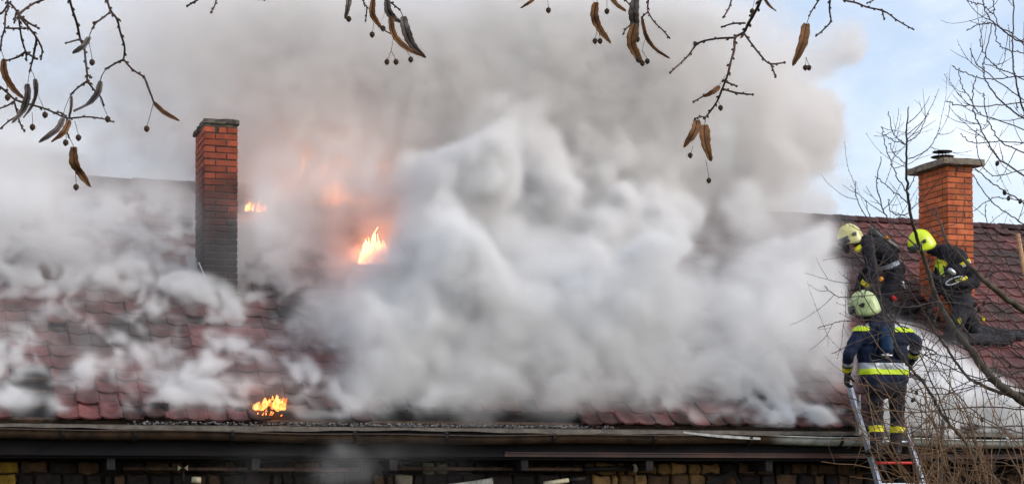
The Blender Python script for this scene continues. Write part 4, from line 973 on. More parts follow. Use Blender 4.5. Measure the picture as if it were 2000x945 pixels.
# ---- larch: curved bare branches at the right
lr = random.Random(77)
def wtree(name, label, cat, group, Y, mains, twig_m, limb_m, side_n, side_len, up_bias, cones=(), knob=True, seed=1, spread=.5, side_w=2.0):
    """mains: list of (points in photograph px, width0 px, width1 px, part name)"""
    r_ = random.Random(seed); px = Y/F_PX*1.03; parts = []; base = None
    allp = []; side = MB()
    for pts, w0, w1, nm in mains:
        ph = r_.uniform(0, 6); P3 = [P(q[0], q[1], Y+spread*math.sin(ph+i*.5)*.6) for i, q in enumerate(pts)]; sp = spline(P3, 6); n = len(sp); mb = MB()
        sp = [p+Vector((r_.gauss(0, .0025), r_.gauss(0, .003), r_.gauss(0, .0025))) for p in sp]
        rad = [max(.0014, (w0+(w1-w0)*(i/(n-1))**.8)*.5*px) for i in range(n)]
        mb.tube(sp, rad, 7 if w0 > 6 else 5)
        if knob and w0 < 7:
            for i in range(1, n, 1):
                if r_.random() < .75:
                    q = Vector((r_.gauss(0, 1), r_.gauss(0, 1), r_.gauss(0, 1))).normalized(); mb.tube([sp[i], sp[i]+q*(rad[i]+.0045)], [.0030, .0022], 4)
        parts.append((nm, mb, w0)); allp.append((sp, rad, w0))
    for (sp, rad, w0) in allp:
        L_ = sum((sp[i+1]-sp[i]).length for i in range(len(sp)-1)); cnt = max(1, int(side_n*L_))
        for c in range(cnt):
            i = r_.randrange(int(len(sp)*.12), len(sp)-1); p = sp[i]; d = (sp[i+1]-sp[i]).normalized()
            s0 = d.cross(fwd).normalized()*r_.choice((-1, 1)); ln = side_len*r_.uniform(.35, 1.25); v = (d*r_.uniform(.1, .8)+s0*r_.uniform(.6, 1.1)+Vector((0, r_.gauss(0, .4), 0))).normalized(); pts = [p]
            m = 8
            for q in range(m):
                v = (v+Vector((0, 0, up_bias))*(1/m)*3*r_.uniform(.4, 1.5)+Vector((r_.gauss(0, .07), r_.gauss(0, .07), r_.gauss(0, .07)))).normalized(); pts.append(pts[-1]+v*ln/m)
            r0_ = min(rad[i]*.7, side_w*.5*px); side.tube(pts, [r0_*(1-.55*k/m) for k in range(m+1)], 4, cap=False)
            if knob:
                for q in range(1, m+1):
                    if r_.random() < .7:
                        a = Vector((r_.gauss(0, 1), r_.gauss(0, 1), r_.gauss(0, 1))).normalized(); side.tube([pts[q], pts[q]+a*(r0_+.0035)], [.0024, .0018], 4, cap=False)
            for t2 in range(r_.randrange(0, 3)):
                q = r_.randrange(1, m); v2 = (pts[q+1]-pts[q]).normalized(); v2 = (v2+v2.cross(fwd)*r_.choice((-1, 1))*r_.uniform(.5, 1.1)+Vector((0, r_.gauss(0, .4), up_bias*.5))).normalized(); p2 = [pts[q]]
                for z_ in range(5): v2 = (v2+Vector((0, 0, up_bias*.3))+Vector((r_.gauss(0, .08), 0, r_.gauss(0, .08)))).normalized(); p2.append(p2[-1]+v2*ln*.09)
                side.tube(p2, [r0_*.7*(1-.5*k/5) for k in range(6)], 4, cap=False)
    base = Vector(allp[0][0][0]); root = empty(name, base, label, cat, group)
    for nm, mb, w0 in parts: mb.build(nm, limb_m if w0 > 6 else twig_m, root, True)
    o = side.build('fine_twigs', twig_m, root); o['kind'] = 'stuff'
    for (cx, cy_, s_) in cones:
        p = P(cx, cy_, Y); b = MB(); hh = s_*px; b.lathe([(.001, -hh), (.45*hh, -.8*hh), (.66*hh, -.35*hh), (.70*hh, .1*hh), (.5*hh, .6*hh), (.15*hh, 1.0*hh)], p, 8, M=Matrix.Rotation(r_.uniform(-1, 1), 3, 'Y'))
        for q in range(22):
            a = q*2.4; zz = -.8*hh+1.6*hh*q/22; rr = .62*hh*math.sin(math.pi*(q+2)/26)**.5; v = Vector((math.cos(a)*rr, math.sin(a)*rr, zz)); b.add([p+v*1.0, p+v*1.25+Vector((0, 0, hh*.2)), p+v+Vector((-math.sin(a), math.cos(a), .3))*hh*.22, p+v-Vector((-math.sin(a), math.cos(a), -.3))*hh*.22], [(0, 2, 1, 3)])
        b.build('cone', M['cone'], root)
    return root
Z6 = 2.148
def z6(*pts): return [(1800+a/Z6, b/Z6) for a, b in pts]
mains = [(z6((560,980),(600,700),(590,400),(560,100),(520,-200)), 26, 12, 'trunk'),
  (z6((590,280),(500,220),(430,185),(385,160),(300,95),(265,40),(255,-5),(250,-40)), 4.2, 2.2, 'branch'), (z6((500,200),(385,155),(330,120),(305,60),(300,-5)), 3, 2, 'branch'), (z6((595,640),(500,560),(430,470),(400,360),(385,280),(383,150),(385,-10)), 5, 3, 'branch'),
  (z6((300,60),(258,22),(225,15),(190,0)), 2.4, 1.8, 'branch'), (z6((385,150),(290,98),(240,105),(190,127)), 2.8, 2, 'branch'), (z6((595,600),(430,500),(330,420),(275,350),(260,290),(270,220),(295,100)), 4.4, 2.2, 'branch'),
  (z6((590,300),(430,225),(370,215),(320,180),(310,110)), 3, 2, 'branch'), (z6((590,420),(380,310),(310,280),(260,220),(245,170)), 3, 2, 'branch'), (z6((430,420),(260,295),(225,260),(205,205)), 2.6, 1.8, 'branch'),
  (z6((590,330),(430,320),(330,330),(235,325),(165,300),(130,280)), 3.2, 2, 'branch'), (z6((590,600),(300,500),(240,470),(200,410),(165,350),(155,290)), 3, 1.8, 'branch'), (z6((590,440),(430,430),(260,445),(160,440),(105,428)), 3.4, 2, 'branch'),
  (z6((600,900),(430,740),(330,670),(280,600),(240,520),(215,450),(215,370),(235,315)), 4.4, 2.2, 'branch'), (z6((600,720),(430,640),(340,600),(290,530),(265,450),(260,390)), 3.6, 2, 'branch'), (z6((500,610),(330,595),(210,600),(165,560)), 2.6, 1.8, 'branch'),
  (z6((600,1000),(430,940),(400,920),(320,870),(250,790),(215,730)), 3.4, 2, 'branch'), (z6((600,940),(430,850),(330,790),(260,740),(215,700)), 3.6, 2, 'branch'), (z6((600,820),(430,840),(300,830),(220,885)), 2.6, 1.8, 'branch'), (z6((600,700),(430,715),(300,735),(240,660),(230,545)), 2.6, 1.8, 'branch')]
wtree('larch_tree', 'bare larch with drooping curved branches and small cones at the upper right edge', 'tree', None, 8.2, mains, M['larch'], M['larch_big'], 2.8, .26, .35, [(1800+318/Z6, 686/Z6, 6.5), (1800+348/Z6, 808/Z6, 6.5), (1800+365/Z6, 832/Z6, 6), (1800+414/Z6, 845/Z6, 6)], seed=5)
Z4 = 2.3625
def z4(*pts): return [(1600+a/Z4, 200+b/Z4) for a, b in pts]
mains = [([(2180,1100),(2140,940),(2080,830),(2010,790),(1970,765),(1935,735),(1900,690),(1875,657),(1853,626),(1837,596),(1820,552),(1804,502),(1793,470),(1779,420),(1772,360),(1770,300),(1771,250),(1774,210)], 26, 2.2, 'limb'),
  ([(2140,940),(2090,700),(2040,630),(1985,596),(1944,566),(1911,538),(1875,500),(1848,470),(1835,430),(1825,400)], 24, 2.2, 'limb'),
  ([(2100,850),(2010,775),(1960,768),(1905,745),(1880,725),(1850,680),(1825,645),(1800,600),(1770,560),(1745,540)], 11, 2.4, 'limb'),
  ([(1990,1000),(1930,915),(1881,857),(1852,825),(1828,788),(1804,747),(1775,715),(1760,690),(1735,640),(1722,600),(1715,540),(1705,480),(1700,440)], 10, 2.2, 'limb'),
  (z4((450,660),(340,570),(290,480),(265,380),(270,330),(287,250)), 4, 1.8, 'branch'), (z4((415,430),(370,360),(320,250),(295,140),(288,112)), 3, 1.6, 'branch'), (z4((400,195),(345,150),(320,45)), 2.6, 1.6, 'branch'), (z4((395,190),(340,175),(300,150)), 2.4, 1.6, 'branch'), (z4((405,185),(460,140),(505,40)), 2.6, 1.6, 'branch'),
  (z4((410,260),(500,220),(560,120)), 2.8, 1.6, 'branch'), (z4((420,470),(330,400),(260,340)), 2.8, 1.6, 'branch'), (z4((300,620),(230,545),(175,450),(168,360)), 2.6, 1.6, 'branch'), (z4((260,600),(235,545),(212,450)), 2.4, 1.6, 'branch'), (z4((402,290),(350,240),(325,190)), 2.2, 1.6, 'branch'), (z4((412,400),(440,340),(450,300)), 2.2, 1.6, 'branch'), (z4((425,510),(380,520),(330,500),(318,450)), 2.2, 1.6, 'branch'),
  ([(1853,826),(1800,700),(1745,620),(1700,560),(1668,500),(1655,470)], 3.6, 1.8, 'branch'), ([(1830,690),(1760,650),(1700,600),(1672,540),(1660,490)], 3.4, 1.8, 'branch'), ([(1775,640),(1735,620),(1705,560),(1690,500)], 3.2, 1.8, 'branch'), ([(1900,690),(1800,640),(1700,625),(1640,628),(1600,640)], 3.4, 1.8, 'branch'),
  ([(2010,760),(1900,735),(1800,690),(1740,650),(1690,660),(1625,690)], 3.4, 1.8, 'branch'), ([(2010,800),(1900,795),(1780,805),(1700,790),(1640,770)], 3.6, 2, 'branch'), ([(2020,640),(1960,645),(1900,630),(1850,650),(1810,690),(1780,720)], 3.2, 1.8, 'branch'), ([(2020,690),(1950,670),(1880,700),(1820,690),(1760,705),(1700,690)], 3.4, 1.8, 'branch'),
  ([(2020,720),(1950,735),(1880,760),(1830,770),(1780,760)], 3.2, 1.8, 'branch'), ([(2020,850),(1960,835),(1900,800),(1850,745),(1820,700),(1800,650)], 3.4, 1.8, 'branch'), ([(2010,660),(1950,600),(1900,560),(1850,540),(1790,545),(1730,530)], 3.4, 1.8, 'branch'), ([(2020,720),(1960,660),(1900,600),(1830,590),(1760,600),(1700,560)], 3.2, 1.8, 'branch'), ([(2030,800),(1950,700),(1890,650),(1840,560),(1830,500)], 3.2, 1.8, 'branch'), ([(1960,765),(1880,640),(1800,560),(1740,490),(1700,470)], 3.2, 1.8, 'branch'), ([(2030,830),(1900,830),(1800,790),(1730,740),(1700,700)], 3.2, 1.8, 'branch'), ([(1935,735),(1860,760),(1800,830),(1770,850)], 3.0, 1.8, 'branch'), ([(2010,600),(1960,500),(1930,450),(1925,400)], 2.8, 1.6, 'branch'), ([(2010,540),(1950,530),(1880,570),(1820,560),(1760,570),(1650,580),(1610,560)], 3.2, 1.8, 'branch')]
wtree('larch_tree', 'leafless larch in front of the firefighters, upright leader reaching beside the orange chimney', 'tree', None, 8.6, mains, M['larch'], M['larch_big'], 6.0, .28, .22, [(1905, 595, 6.5), (1922, 592, 6), (1912, 604, 6), (1783, 781, 6), (1790, 767, 5.5), (1918, 820, 5), (1973, 715, 5), (1917, 818, 4.5)], seed=9, spread=.5)
# tan shoots rising from below
mains = []
sr2 = random.Random(31)
for k in range(58):
    x0 = sr2.uniform(1760, 2040); y0 = 1010; x1 = x0-sr2.uniform(-60, 170); y1 = sr2.uniform(700, 900); bx = sr2.uniform(-30, 40)
    mains.append(([(x0+40, 1320), (x0+20, 1120), (x0, y0), ((x0+x1)/2+bx, (y0+y1)/2+sr2.uniform(-10, 20)), (x1, y1)], sr2.uniform(3, 5.5), 1.8, 'shoot'))
for (a, c) in (((1900, 960), (1605, 902)), ((1860, 900), (1620, 860)), ((1880, 850), (1640, 790)), ((1950, 940), (1680, 880)), ((1850, 960), (1660, 930)), ((1900, 860), (1700, 800)), ((2030, 900), (1790, 840)), ((2030, 940), (1830, 890)), ((1820, 820), (1650, 745)), ((2000, 880), (1760, 760)), ((1880, 790), (1700, 730)), ((1800, 760), (1690, 640))):
    m1 = ((a[0]*2+c[0])/3, (a[1]*2+c[1])/3+sr2.uniform(-20, 14)); m2 = ((a[0]+c[0]*2)/3, (a[1]+c[1]*2)/3+sr2.uniform(-18, 18))
    mains.append(([(a[0]+50, a[1]+160), a, m1, m2, c], 3.6, 1.7, 'shoot'))
wtree('bare_shrub', 'tangle of bare tan shoots along the bottom right below the gutter', 'shrub', None, 8.0, mains, M['tan'], M['tan'], 2.2, .24, .12, seed=13, spread=.9, knob=False, side_w=1.9)

# ------------------------------------------------------------------ smoke
def lattice_noise(shape, size, cell, seed):
    """smooth isotropic noise on the voxel grid, features of `cell` metres (separable cubic)"""
    rs = np.random.RandomState(seed); ns = [int(math.ceil(size[k]/cell))+5 for k in range(3)]
    a = rs.randn(*ns).astype(np.float32)
    for k in range(3):
        t = np.linspace(0, size[k], shape[k])/cell+1.5+rs.rand(); i = np.floor(t).astype(int); f = (t-i)[:, None]
        W = np.zeros((shape[k], ns[k]), np.float32)
        w4 = np.concatenate([(1-f)**3/6, (3*f**3-6*f**2+4)/6, (-3*f**3+3*f**2+3*f+1)/6, f**3/6], 1)
        for q in range(4): W[np.arange(shape[k]), np.clip(i-1+q, 0, ns[k]-1)] += w4[:, q]
        a = np.moveaxis(np.tensordot(W, a, axes=(1, k)), 0, k)
    return a/ a.std()
def volume_object(name, lo, hi, arr, m_, mat_=None):
    """an object whose geometry is a voxel volume holding arr"""
    n = arr.size; me = bpy.data.meshes.new(name); me.vertices.add(n)
    at = me.attributes.new('dens', 'FLOAT', 'POINT'); at.data.foreach_set('value', arr.astype(np.float32).ravel(order='C'))
    o = bpy.data.objects.new(name, me); COL.objects.link(o); me.materials.append(m_)
    if mat_ is not None: o.matrix_world = mat_
    g = bpy.data.node_groups.new(name+'_grid', 'GeometryNodeTree')
    g.interface.new_socket('Geometry', in_out='INPUT', socket_type='NodeSocketGeometry'); g.interface.new_socket('Geometry', in_out='OUTPUT', socket_type='NodeSocketGeometry')
    A = g.nodes.new; K = g.links.new
    gi = A('NodeGroupInput'); go = A('NodeGroupOutput'); vc = A('GeometryNodeVolumeCube'); sm = A('GeometryNodeSetMaterial'); sm.inputs['Material'].default_value = m_
    vc.inputs['Min'].default_value = lo; vc.inputs['Max'].default_value = hi
    for k, ax in enumerate('XYZ'): vc.inputs['Resolution '+ax].default_value = arr.shape[k]
    pos = A('GeometryNodeInputPosition'); sx = A('ShaderNodeSeparateXYZ'); K(pos.outputs[0], sx.inputs[0])
    def mth(op, a, b_=None):
        m = A('ShaderNodeMath'); m.operation = op
        for k, v in enumerate((a, b_)):
            if v is None: continue
            if isinstance(v, (int, float)): m.inputs[k].default_value = v
            else: K(v, m.inputs[k])
        return m.outputs[0]
    idx = None
    for k in range(3):
        q = mth('ROUND', mth('MULTIPLY', mth('SUBTRACT', sx.outputs[k], float(lo[k])), float((arr.shape[k]-1)/(hi[k]-lo[k]))))
        q = mth('MINIMUM', mth('MAXIMUM', q, 0.0), float(arr.shape[k]-1))
        # exact integer arithmetic for the index
        fi = A('FunctionNodeFloatToInt'); K(q, fi.inputs[0]); qi = fi.outputs[0]
        if idx is None: idx = qi
        else:
            m1 = A('FunctionNodeIntegerMath'); m1.operation = 'MULTIPLY'; K(idx, m1.inputs[0]); m1.inputs[1].default_value = arr.shape[k]
            m2 = A('FunctionNodeIntegerMath'); m2.operation = 'ADD'; K(m1.outputs[0], m2.inputs[0]); K(qi, m2.inputs[1]); idx = m2.outputs[0]
    na = A('GeometryNodeInputNamedAttribute'); na.data_type = 'FLOAT'; na.inputs['Name'].default_value = 'dens'
    si = A('GeometryNodeSampleIndex'); si.data_type = 'FLOAT'; si.domain = 'POINT'; K(gi.outputs[0], si.inputs[0]); K(na.outputs[0], si.inputs['Value']); K(idx, si.inputs['Index'])
    K(si.outputs[0], vc.inputs['Density']); K(vc.outputs[0], sm.inputs[0]); K(sm.outputs[0], go.inputs[0])
    md = o.modifiers.new('grid', 'NODES'); md.node_group = g
    return o
VOX = .05
lo = np.array([-0.6, 16.9, 2.0]); hi = np.array([15.4, 25.4, 9.4])
shp = tuple(int(round((hi[k]-lo[k])/VOX))+1 for k in range(3)); size = hi-lo
gx = np.linspace(lo[0], hi[0], shp[0], dtype=np.float32)[:, None, None]; gy = np.linspace(lo[1], hi[1], shp[1], dtype=np.float32)[None, :, None]; gz = np.linspace(lo[2], hi[2], shp[2], dtype=np.float32)[None, None, :]
H = (gz - (EZ+(gy-EY)*SL))*math.cos(TH)          # height off the near slope
H = np.where(gy > RY, (gz-(RZ-(gy-RY)*SL))*math.cos(TH), H)
# photograph coordinates of every voxel, to place the banks where they stand
dx = gx-CAM.x; dy = gy-CAM.y; dz_ = gz-CAM.z
zc = dx*fwd.x+dy*fwd.y+dz_*fwd.z
PX = 1000+F_PX*(dx*rt.x+dy*rt.y+dz_*rt.z)/zc; PY = CY-F_PX*(dx*up.x+dy*up.y+dz_*up.z)/zc
n1 = lattice_noise(shp, size, 1.5, 1); n2 = lattice_noise(shp, size, .75, 2); n3 = lattice_noise(shp, size, .38, 3); n4 = lattice_noise(shp, size, .19, 4)
n5 = lattice_noise(shp, size, .105, 5); n6 = lattice_noise(shp, size, .06, 6)
billow = (.50*np.abs(n2)+.30*np.abs(n3)+.16*np.abs(n4)+.08*np.abs(n5))      # rounded bumps, sharp creases
fbm = .5*n1+.3*n2+.2*n3+.12*n4+.06*n5
def sst(a, b, v):
    t = np.clip((v-a)/(b-a), 0, 1); return t*t*(3-2*t)
D = np.zeros(shp, np.float32)
def warp(A, amp, cell, seed):
    d = [lattice_noise(shp, size, cell, seed+k)*amp/VOX for k in range(3)]
    ii = [np.clip(np.arange(shp[k]).reshape([-1 if q == k else 1 for q in range(3)])+d[k], 0, shp[k]-1.001) for k in range(3)]
    i0 = [q.astype(np.int32) for q in ii]; f = [(q-p).astype(np.float32) for q, p in zip(ii, i0)]
    R_ = 0
    for a in (0, 1):
        for b in (0, 1):
            for c in (0, 1):
                R_ = R_ + A[i0[0]+a, i0[1]+b, i0[2]+c]*((f[0] if a else 1-f[0])*(f[1] if b else 1-f[1])*(f[2] if c else 1-f[2]))
    return R_
def puff(px, py, Y, rx, rz, dens, ry=None, amp=.55, soft=.5, h=None):
    """a bank of smoke: ellipsoid of radii in metres, centre at a point of the place"""
    global D
    c = P(px, py, Y) if h is None else rhit(px, py, h)
    ry = ry or min(rx, rz)
    q = np.sqrt(((gx-c.x)/rx)**2+((gy-c.y)/ry)**2+((gz-c.z)/rz)**2)
    sd = (1-q)*min(rx, rz, ry) + (billow-.75)*amp*min(rx, rz, ry)
    D = np.maximum(D, sst(-.02, soft, sd)*dens*.50)
def exec_puffs():
    global D
    pr = random.Random(3)
    # high drifting plume behind the ridge: fills the sky up to the right-hand edge
    edge = 1562 - 40*sst(120, 0, PY) + 25*np.sin(PY*.03) + n1*16 + n2*26 + np.abs(n3)*30 + np.abs(n4)*14   # ragged right edge
    plume = sst(0, 34, edge-PX)
    thick = (.85+.28*n1+.20*n2+.12*n3+.06*n4)
    lft = .85+.15*sst(150, 620, PX)                         # thinner to the left
    body = np.clip(thick, 0, 2)*sst(20.2, 21.6, gy-.0*gx)*sst(25.2, 24.2, gy)
    D = np.maximum(D, plume*body*lft*1.35*sst(9.3, 8.4, gz)*sst(-.1, .5, H+.9*(gy > RY)))
    # billowing banks, back to front
    big = [(700, 250, 22.0, 1.5, 1.1, 1.6), (960, 330, 21.8, 1.3, 1.2, 3.0), (1250, 200, 22.3, 1.5, 1.1, 3.0), (1480, 240, 22.2, .8, 1.1, 3.2),
           (880, 340, 21.3, .5, .7, 5), (1000, 420, 21.2, .9, .8, 4.5), (1200, 380, 21.4, 1.15, 1.0, 5), (1110, 250, 22, .9, .8, 3.5),
           (1530, 330, 21.8, .55, .6, 4), (1480, 430, 21.4, .75, .55, 4.5), (1590, 440, 21.0, .35, .25, 4), (1290, 290, 21.6, 1.1, .7, 4),
           (820, 520, 20.6, .75, .75, 5), (930, 560, 20.4, .8, .8, 5), (1120, 520, 20.3, .95, .85, 6), (1230, 500, 20.3, .85, .8, 6), (1420, 640, 19.6, .5, .5, 6),
           (1480, 580, 20.0, .60, .5, 7), (1570, 610, 19.7, .55, .5, 7), (1600, 520, 20.2, .40, .42, 6), (1610, 700, 19.3, .42, .45, 6), (1640, 600, 19.9, .38, .5, 6),
           (720, 650, 19.6, .75, .6, 5), (850, 680, 19.3, .8, .5, 5), (700, 740, 18.9, .55, .35, 5), (780, 760, 18.7, .6, .26, 5), (870, 770, 18.7, .35, .22, 5), (620, 690, 19.3, .4, .4, 2.5),
           (1150, 640, 19.5, .75, .6, 6), (1100, 740, 18.9, .45, .35, 5), (1180, 760, 18.8, .5, .3, 5.5), (1230, 700, 19.1, .45, .4, 5.5), (1320, 620, 19.8, .5, .45, 5), (1240, 790, 18.5, .38, .15, 5), (1130, 790, 18.5, .4, .16, 5),
           (1330, 740, 18.9, .3, .3, 3.0), (1400, 780, 18.7, .35, .18, 3.0), (1480, 740, 18.9, .35, .28, 3.5), (1560, 740, 18.95, .40, .26, 4.5), (1640, 780, 18.85, .35, .2, 4)]
    for (a, b, c, d, e, f) in big: puff(a, b, c, d, e, f*((.9 if a > 950 else .55) if b < 350 else (.85 if b < 440 else 1)))
    for (a, b, c, d, e, f) in [(560, 330, 22.2, 1.0, 1.0, 3.2), (740, 330, 22.2, 1.0, .9, 3.4), (640, 300, 22.4, .9, .8, 3.4), (560, 470, 21.35, .65, .55, 3.2), (640, 545, 20.7, .6, .40, 3.0), (670, 440, 21.5, .8, .7, 3.2), (800, 400, 21.1, .55, .65, 3.2), (520, 560, 20.6, .5, .3, 1.8), (620, 620, 19.9, .5, .35, 2.0),
                               (1430, 500, 20.7, .6, .5, 3.5), (1560, 480, 20.8, .5, .4, 4.5), (1360, 560, 20.4, .6, .5, 4), (1620, 500, 20.6, .28, .45, 5), (1640, 700, 19.2, .3, .5, 5), (1600, 800, 18.5, .5, .12, 3), (1500, 800, 18.5, .5, .14, 2.4), (1400, 690, 19.2, .6, .4, 2.2), (1050, 660, 19.4, .5, .5, 2.2), (1000, 760, 18.8, .6, .3, 2.0),
                               (90, 350, 22.4, .9, .4, 1.5), (60, 120, 23.2, 1.2, 1.3, 1.3), (230, 180, 23.0, 1.3, 1.3, 1.2), (690, 320, 21.9, .9, .9, 3.2), (600, 350, 21.8, .9, .8, 2.8), (640, 400, 21.35, .75, .45, 4.6)]: puff(a, b, c, d, e, f)
    # left-hand banks
    for (a, b, c, d, e, f) in [(40, 480, 20.6, .62, .26, 4.5), (140, 425, 21.2, .40, .20, 4.5), (0, 560, 20.0, .35, .26, 4), (60, 540, 20.1, .45, .12, 3), (50, 680, 19.1, .36, .24, 6), (150, 735, 18.6, .30, .18, 12), (185, 713, 18.75, .17, .14, 14), (110, 765, 18.4, .14, .10, 9),
                               (330, 766, 18.5, .17, .08, 7), (420, 752, 18.6, .18, .10, 7), (490, 738, 18.7, .2, .12, 7), (440, 776, 18.45, .15, .05, 4), (500, 620, 19.6, .3, .12, 1.4), (560, 690, 19.2, .3, .18, 2.0)]:
        puff(a, b, c, d, e, f, soft=.35, amp=.9)
    # white bank rolling off the roof behind the ladder
    for (a, b, c, d, e, f) in [(1800, 740, 18.75, .4, .42, 7), (1880, 780, 18.7, .5, .3, 7), (1960, 800, 18.7, .5, .26, 7), (1850, 700, 19.0, .35, .3, 5), (1930, 740, 18.9, .4, .25, 4.5), (1720, 800, 18.7, .35, .2, 5), (1690, 550, 20.75, .42, .30, 6), (1650, 520, 20.7, .25, .3, 5), (1740, 600, 20.4, .3, .16, 4), (1800, 610, 20.0, .3, .25, 1.2)]:
        puff(a, b, c, d, e, f)
    # main body of smoke standing on the middle of the roof
    ex = PX+n2*38+n3*22; thin = 1-.62*sst(680, 780, PY+n2*30+n3*15)*sst(1220, 1340, PX+n2*30)-.45*np.exp(-((PX-1040)/70)**2-((PY-720)/70)**2)
    lx_ = 560+np.clip(600-PY, 0, 400)*1.0; core = sst(-40, 190, ex-lx_)*sst(1648, 1585, ex)*sst(-.05, .12, H)*sst(.42, -.10, H-(.72+.28*n1+.20*n2+.34*(billow-.75)))*(gy < RY+.6)*(gy > EY+.05)
    D = np.maximum(D, core*np.clip(1.75+.5*n1+.5*n2+.3*n3, .2, 4)*thin*sst(836, 800, PY))
    glow = sst(452, 500, PX)*sst(900, 820, ex)*sst(610, 530, PY+n2*14)*sst(-.05, .1, H)*sst(1.5+.3*n1, .9, H)*(gy > LCY+.05)
    D = np.maximum(D, glow*np.clip(1.0+.28*n1+.20*n2+.12*n3, .3, 3))
    # veil hugging the tiles: streaky wisps rising up the slope
    wl = sst(760, 520, PX)
    hug = sst(.30+.12*n1, .02, H)*sst(-.10, .02, H)*(gy < RY+.3)*(gy > EY-.02)
    w3 = warp(n3, .10, .5, 40); w4 = warp(n4, .07, .3, 50); w2 = warp(n2, .16, .9, 60)
    streak = sst(-.1, 1.7, .45*n1+.45*w2+.55*w3+.38*w4+.36*n5+.22*n6+.10)
    D = np.maximum(D, hug*streak*(.9*wl+1.8*(1-wl)*(PX < 1690)))
    haze = sst(1.6+.3*n1, .3, H)*sst(-.05, .1, H)*(gy < RY+.5)*(gy > EY)
    haze = haze*(1+4.0*sst(640, 520, PX)*sst(560, 400, PY)+5*sst(480, 380, PY)*sst(640, 520, PX)); D = np.maximum(D, haze*(.13+.06*n1+.05*n2)*sst(1700, 1500, PX))
    # white bank lying over the lower roof right of the ladder
    top = 610+(PX-1780)*.72
    bank = sst(top-30, top+70, PY+n2*16+n3*10)*sst(1690, 1750, PX)*sst(.50+.12*n2, .25, H)*sst(-.12, .0, H)*(gy > EY-.08)
    D = np.maximum(D, bank*6.5)
    for (a, b, c, d, e, f) in [(1800, 760, 18.5, .35, .35, 7), (1890, 800, 18.4, .45, .25, 7), (1980, 815, 18.4, .45, .2, 7)]: puff(a, b, c, d, e, f)
    # thin wisps drifting down in front of the eaves
    wisp = np.exp(-((gy-17.35)/.28)**2)*sst(840, 880, PY)*np.exp(-((PX-680)/180)**2)*np.clip(.4*n1+.45*n2+.55*n3+.35*n4-.05, 0, 2)
    D = np.maximum(D, wisp*.9)
    # nothing under the roof
    D *= ((gy < EY) | (H > -.02) | (gy > RY+4.5))
    # keep the chimneys' fronts and the crews' backs clear
    def clear(px, py, Y0, rx, rz):
        global D
        c = P(px, py, Y0); m = (np.maximum(np.abs(gx-c.x)/rx, np.abs(gz-c.z)/rz) < 1)
        D = np.where(m & (gy < Y0), D*.25, D)
    D *= 1-.90*sst(325, 378, PX)*sst(520, 466, PX)*sst(590, 410, PY+n3*24+n4*14)*((gy > LCY-1.3) & (gy < LCY+.05))
    D[:] = np.where((gy < 20.2) & (PX > 1655) & (PY < 640), D*.1, D)
    D[:] = np.where((gy < 17.95) & (PX > 1645) & (PX < 1800), 0, D)
    D[:] = warp(D, .035, .22, 80)
    D *= ~((gy > EY-.3) & (H < -.03) & (gy < RY))
    # faces of the box fade out
    for ax, n in ((0, shp[0]), (1, shp[1]), (2, shp[2])):
        f = np.minimum(np.arange(n), np.arange(n)[::-1])/6.0; f = np.clip(f, 0, 1); s_ = [1, 1, 1]; s_[ax] = n
        D *= f.reshape(s_).astype(np.float32)
exec_puffs()
vm = bpy.data.materials.new('smoke_volume'); vm.use_nodes = True; vn = vm.node_tree; vn.nodes.clear()
vo = vn.nodes.new('ShaderNodeOutputMaterial'); pv = vn.nodes.new('ShaderNodeVolumePrincipled')
pv.inputs['Color'].default_value = (.982, .980, .983, 1); pv.inputs['Density'].default_value = 1.0; pv.inputs['Anisotropy'].default_value = 0.0
SMOKE_K = 1.0
gp_ = vn.nodes.new('ShaderNodeNewGeometry'); sz_ = vn.nodes.new('ShaderNodeSeparateXYZ'); vn.links.new(gp_.outputs['Position'], sz_.inputs[0])
mz_ = vn.nodes.new('ShaderNodeMapRange'); mz_.inputs['From Min'].default_value = 4.8; mz_.inputs['From Max'].default_value = 7.2; vn.links.new(sz_.outputs['Z'], mz_.inputs['Value'])
cm_ = vn.nodes.new('ShaderNodeMix'); cm_.data_type = 'RGBA'; cm_.inputs['A'].default_value = (.984, .983, .985, 1); cm_.inputs['B'].default_value = (.973, .949, .927, 1)
vn.links.new(mz_.outputs[0], cm_.inputs['Factor']); vn.links.new(cm_.outputs['Result'], pv.inputs['Color'])
at = vn.nodes.new('ShaderNodeAttribute'); at.attribute_name = 'density'
ml = vn.nodes.new('ShaderNodeMath'); ml.operation = 'MULTIPLY'; ml.inputs[1].default_value = SMOKE_K; vn.links.new(at.outputs['Fac'], ml.inputs[0])

vn.links.new(ml.outputs[0], pv.inputs['Density'])
vn.links.new(pv.outputs[0], vo.inputs['Volume'])
D *= np.clip(1-.10*n3-.13*n4-.13*n5-.06*n6, .3, 1.6)
sm = volume_object('smoke', [float(q) for q in lo], [float(q) for q in hi], D, vm)
tag(sm, 'thick grey-white smoke billowing from the burning roof', 'smoke', kind='stuff')

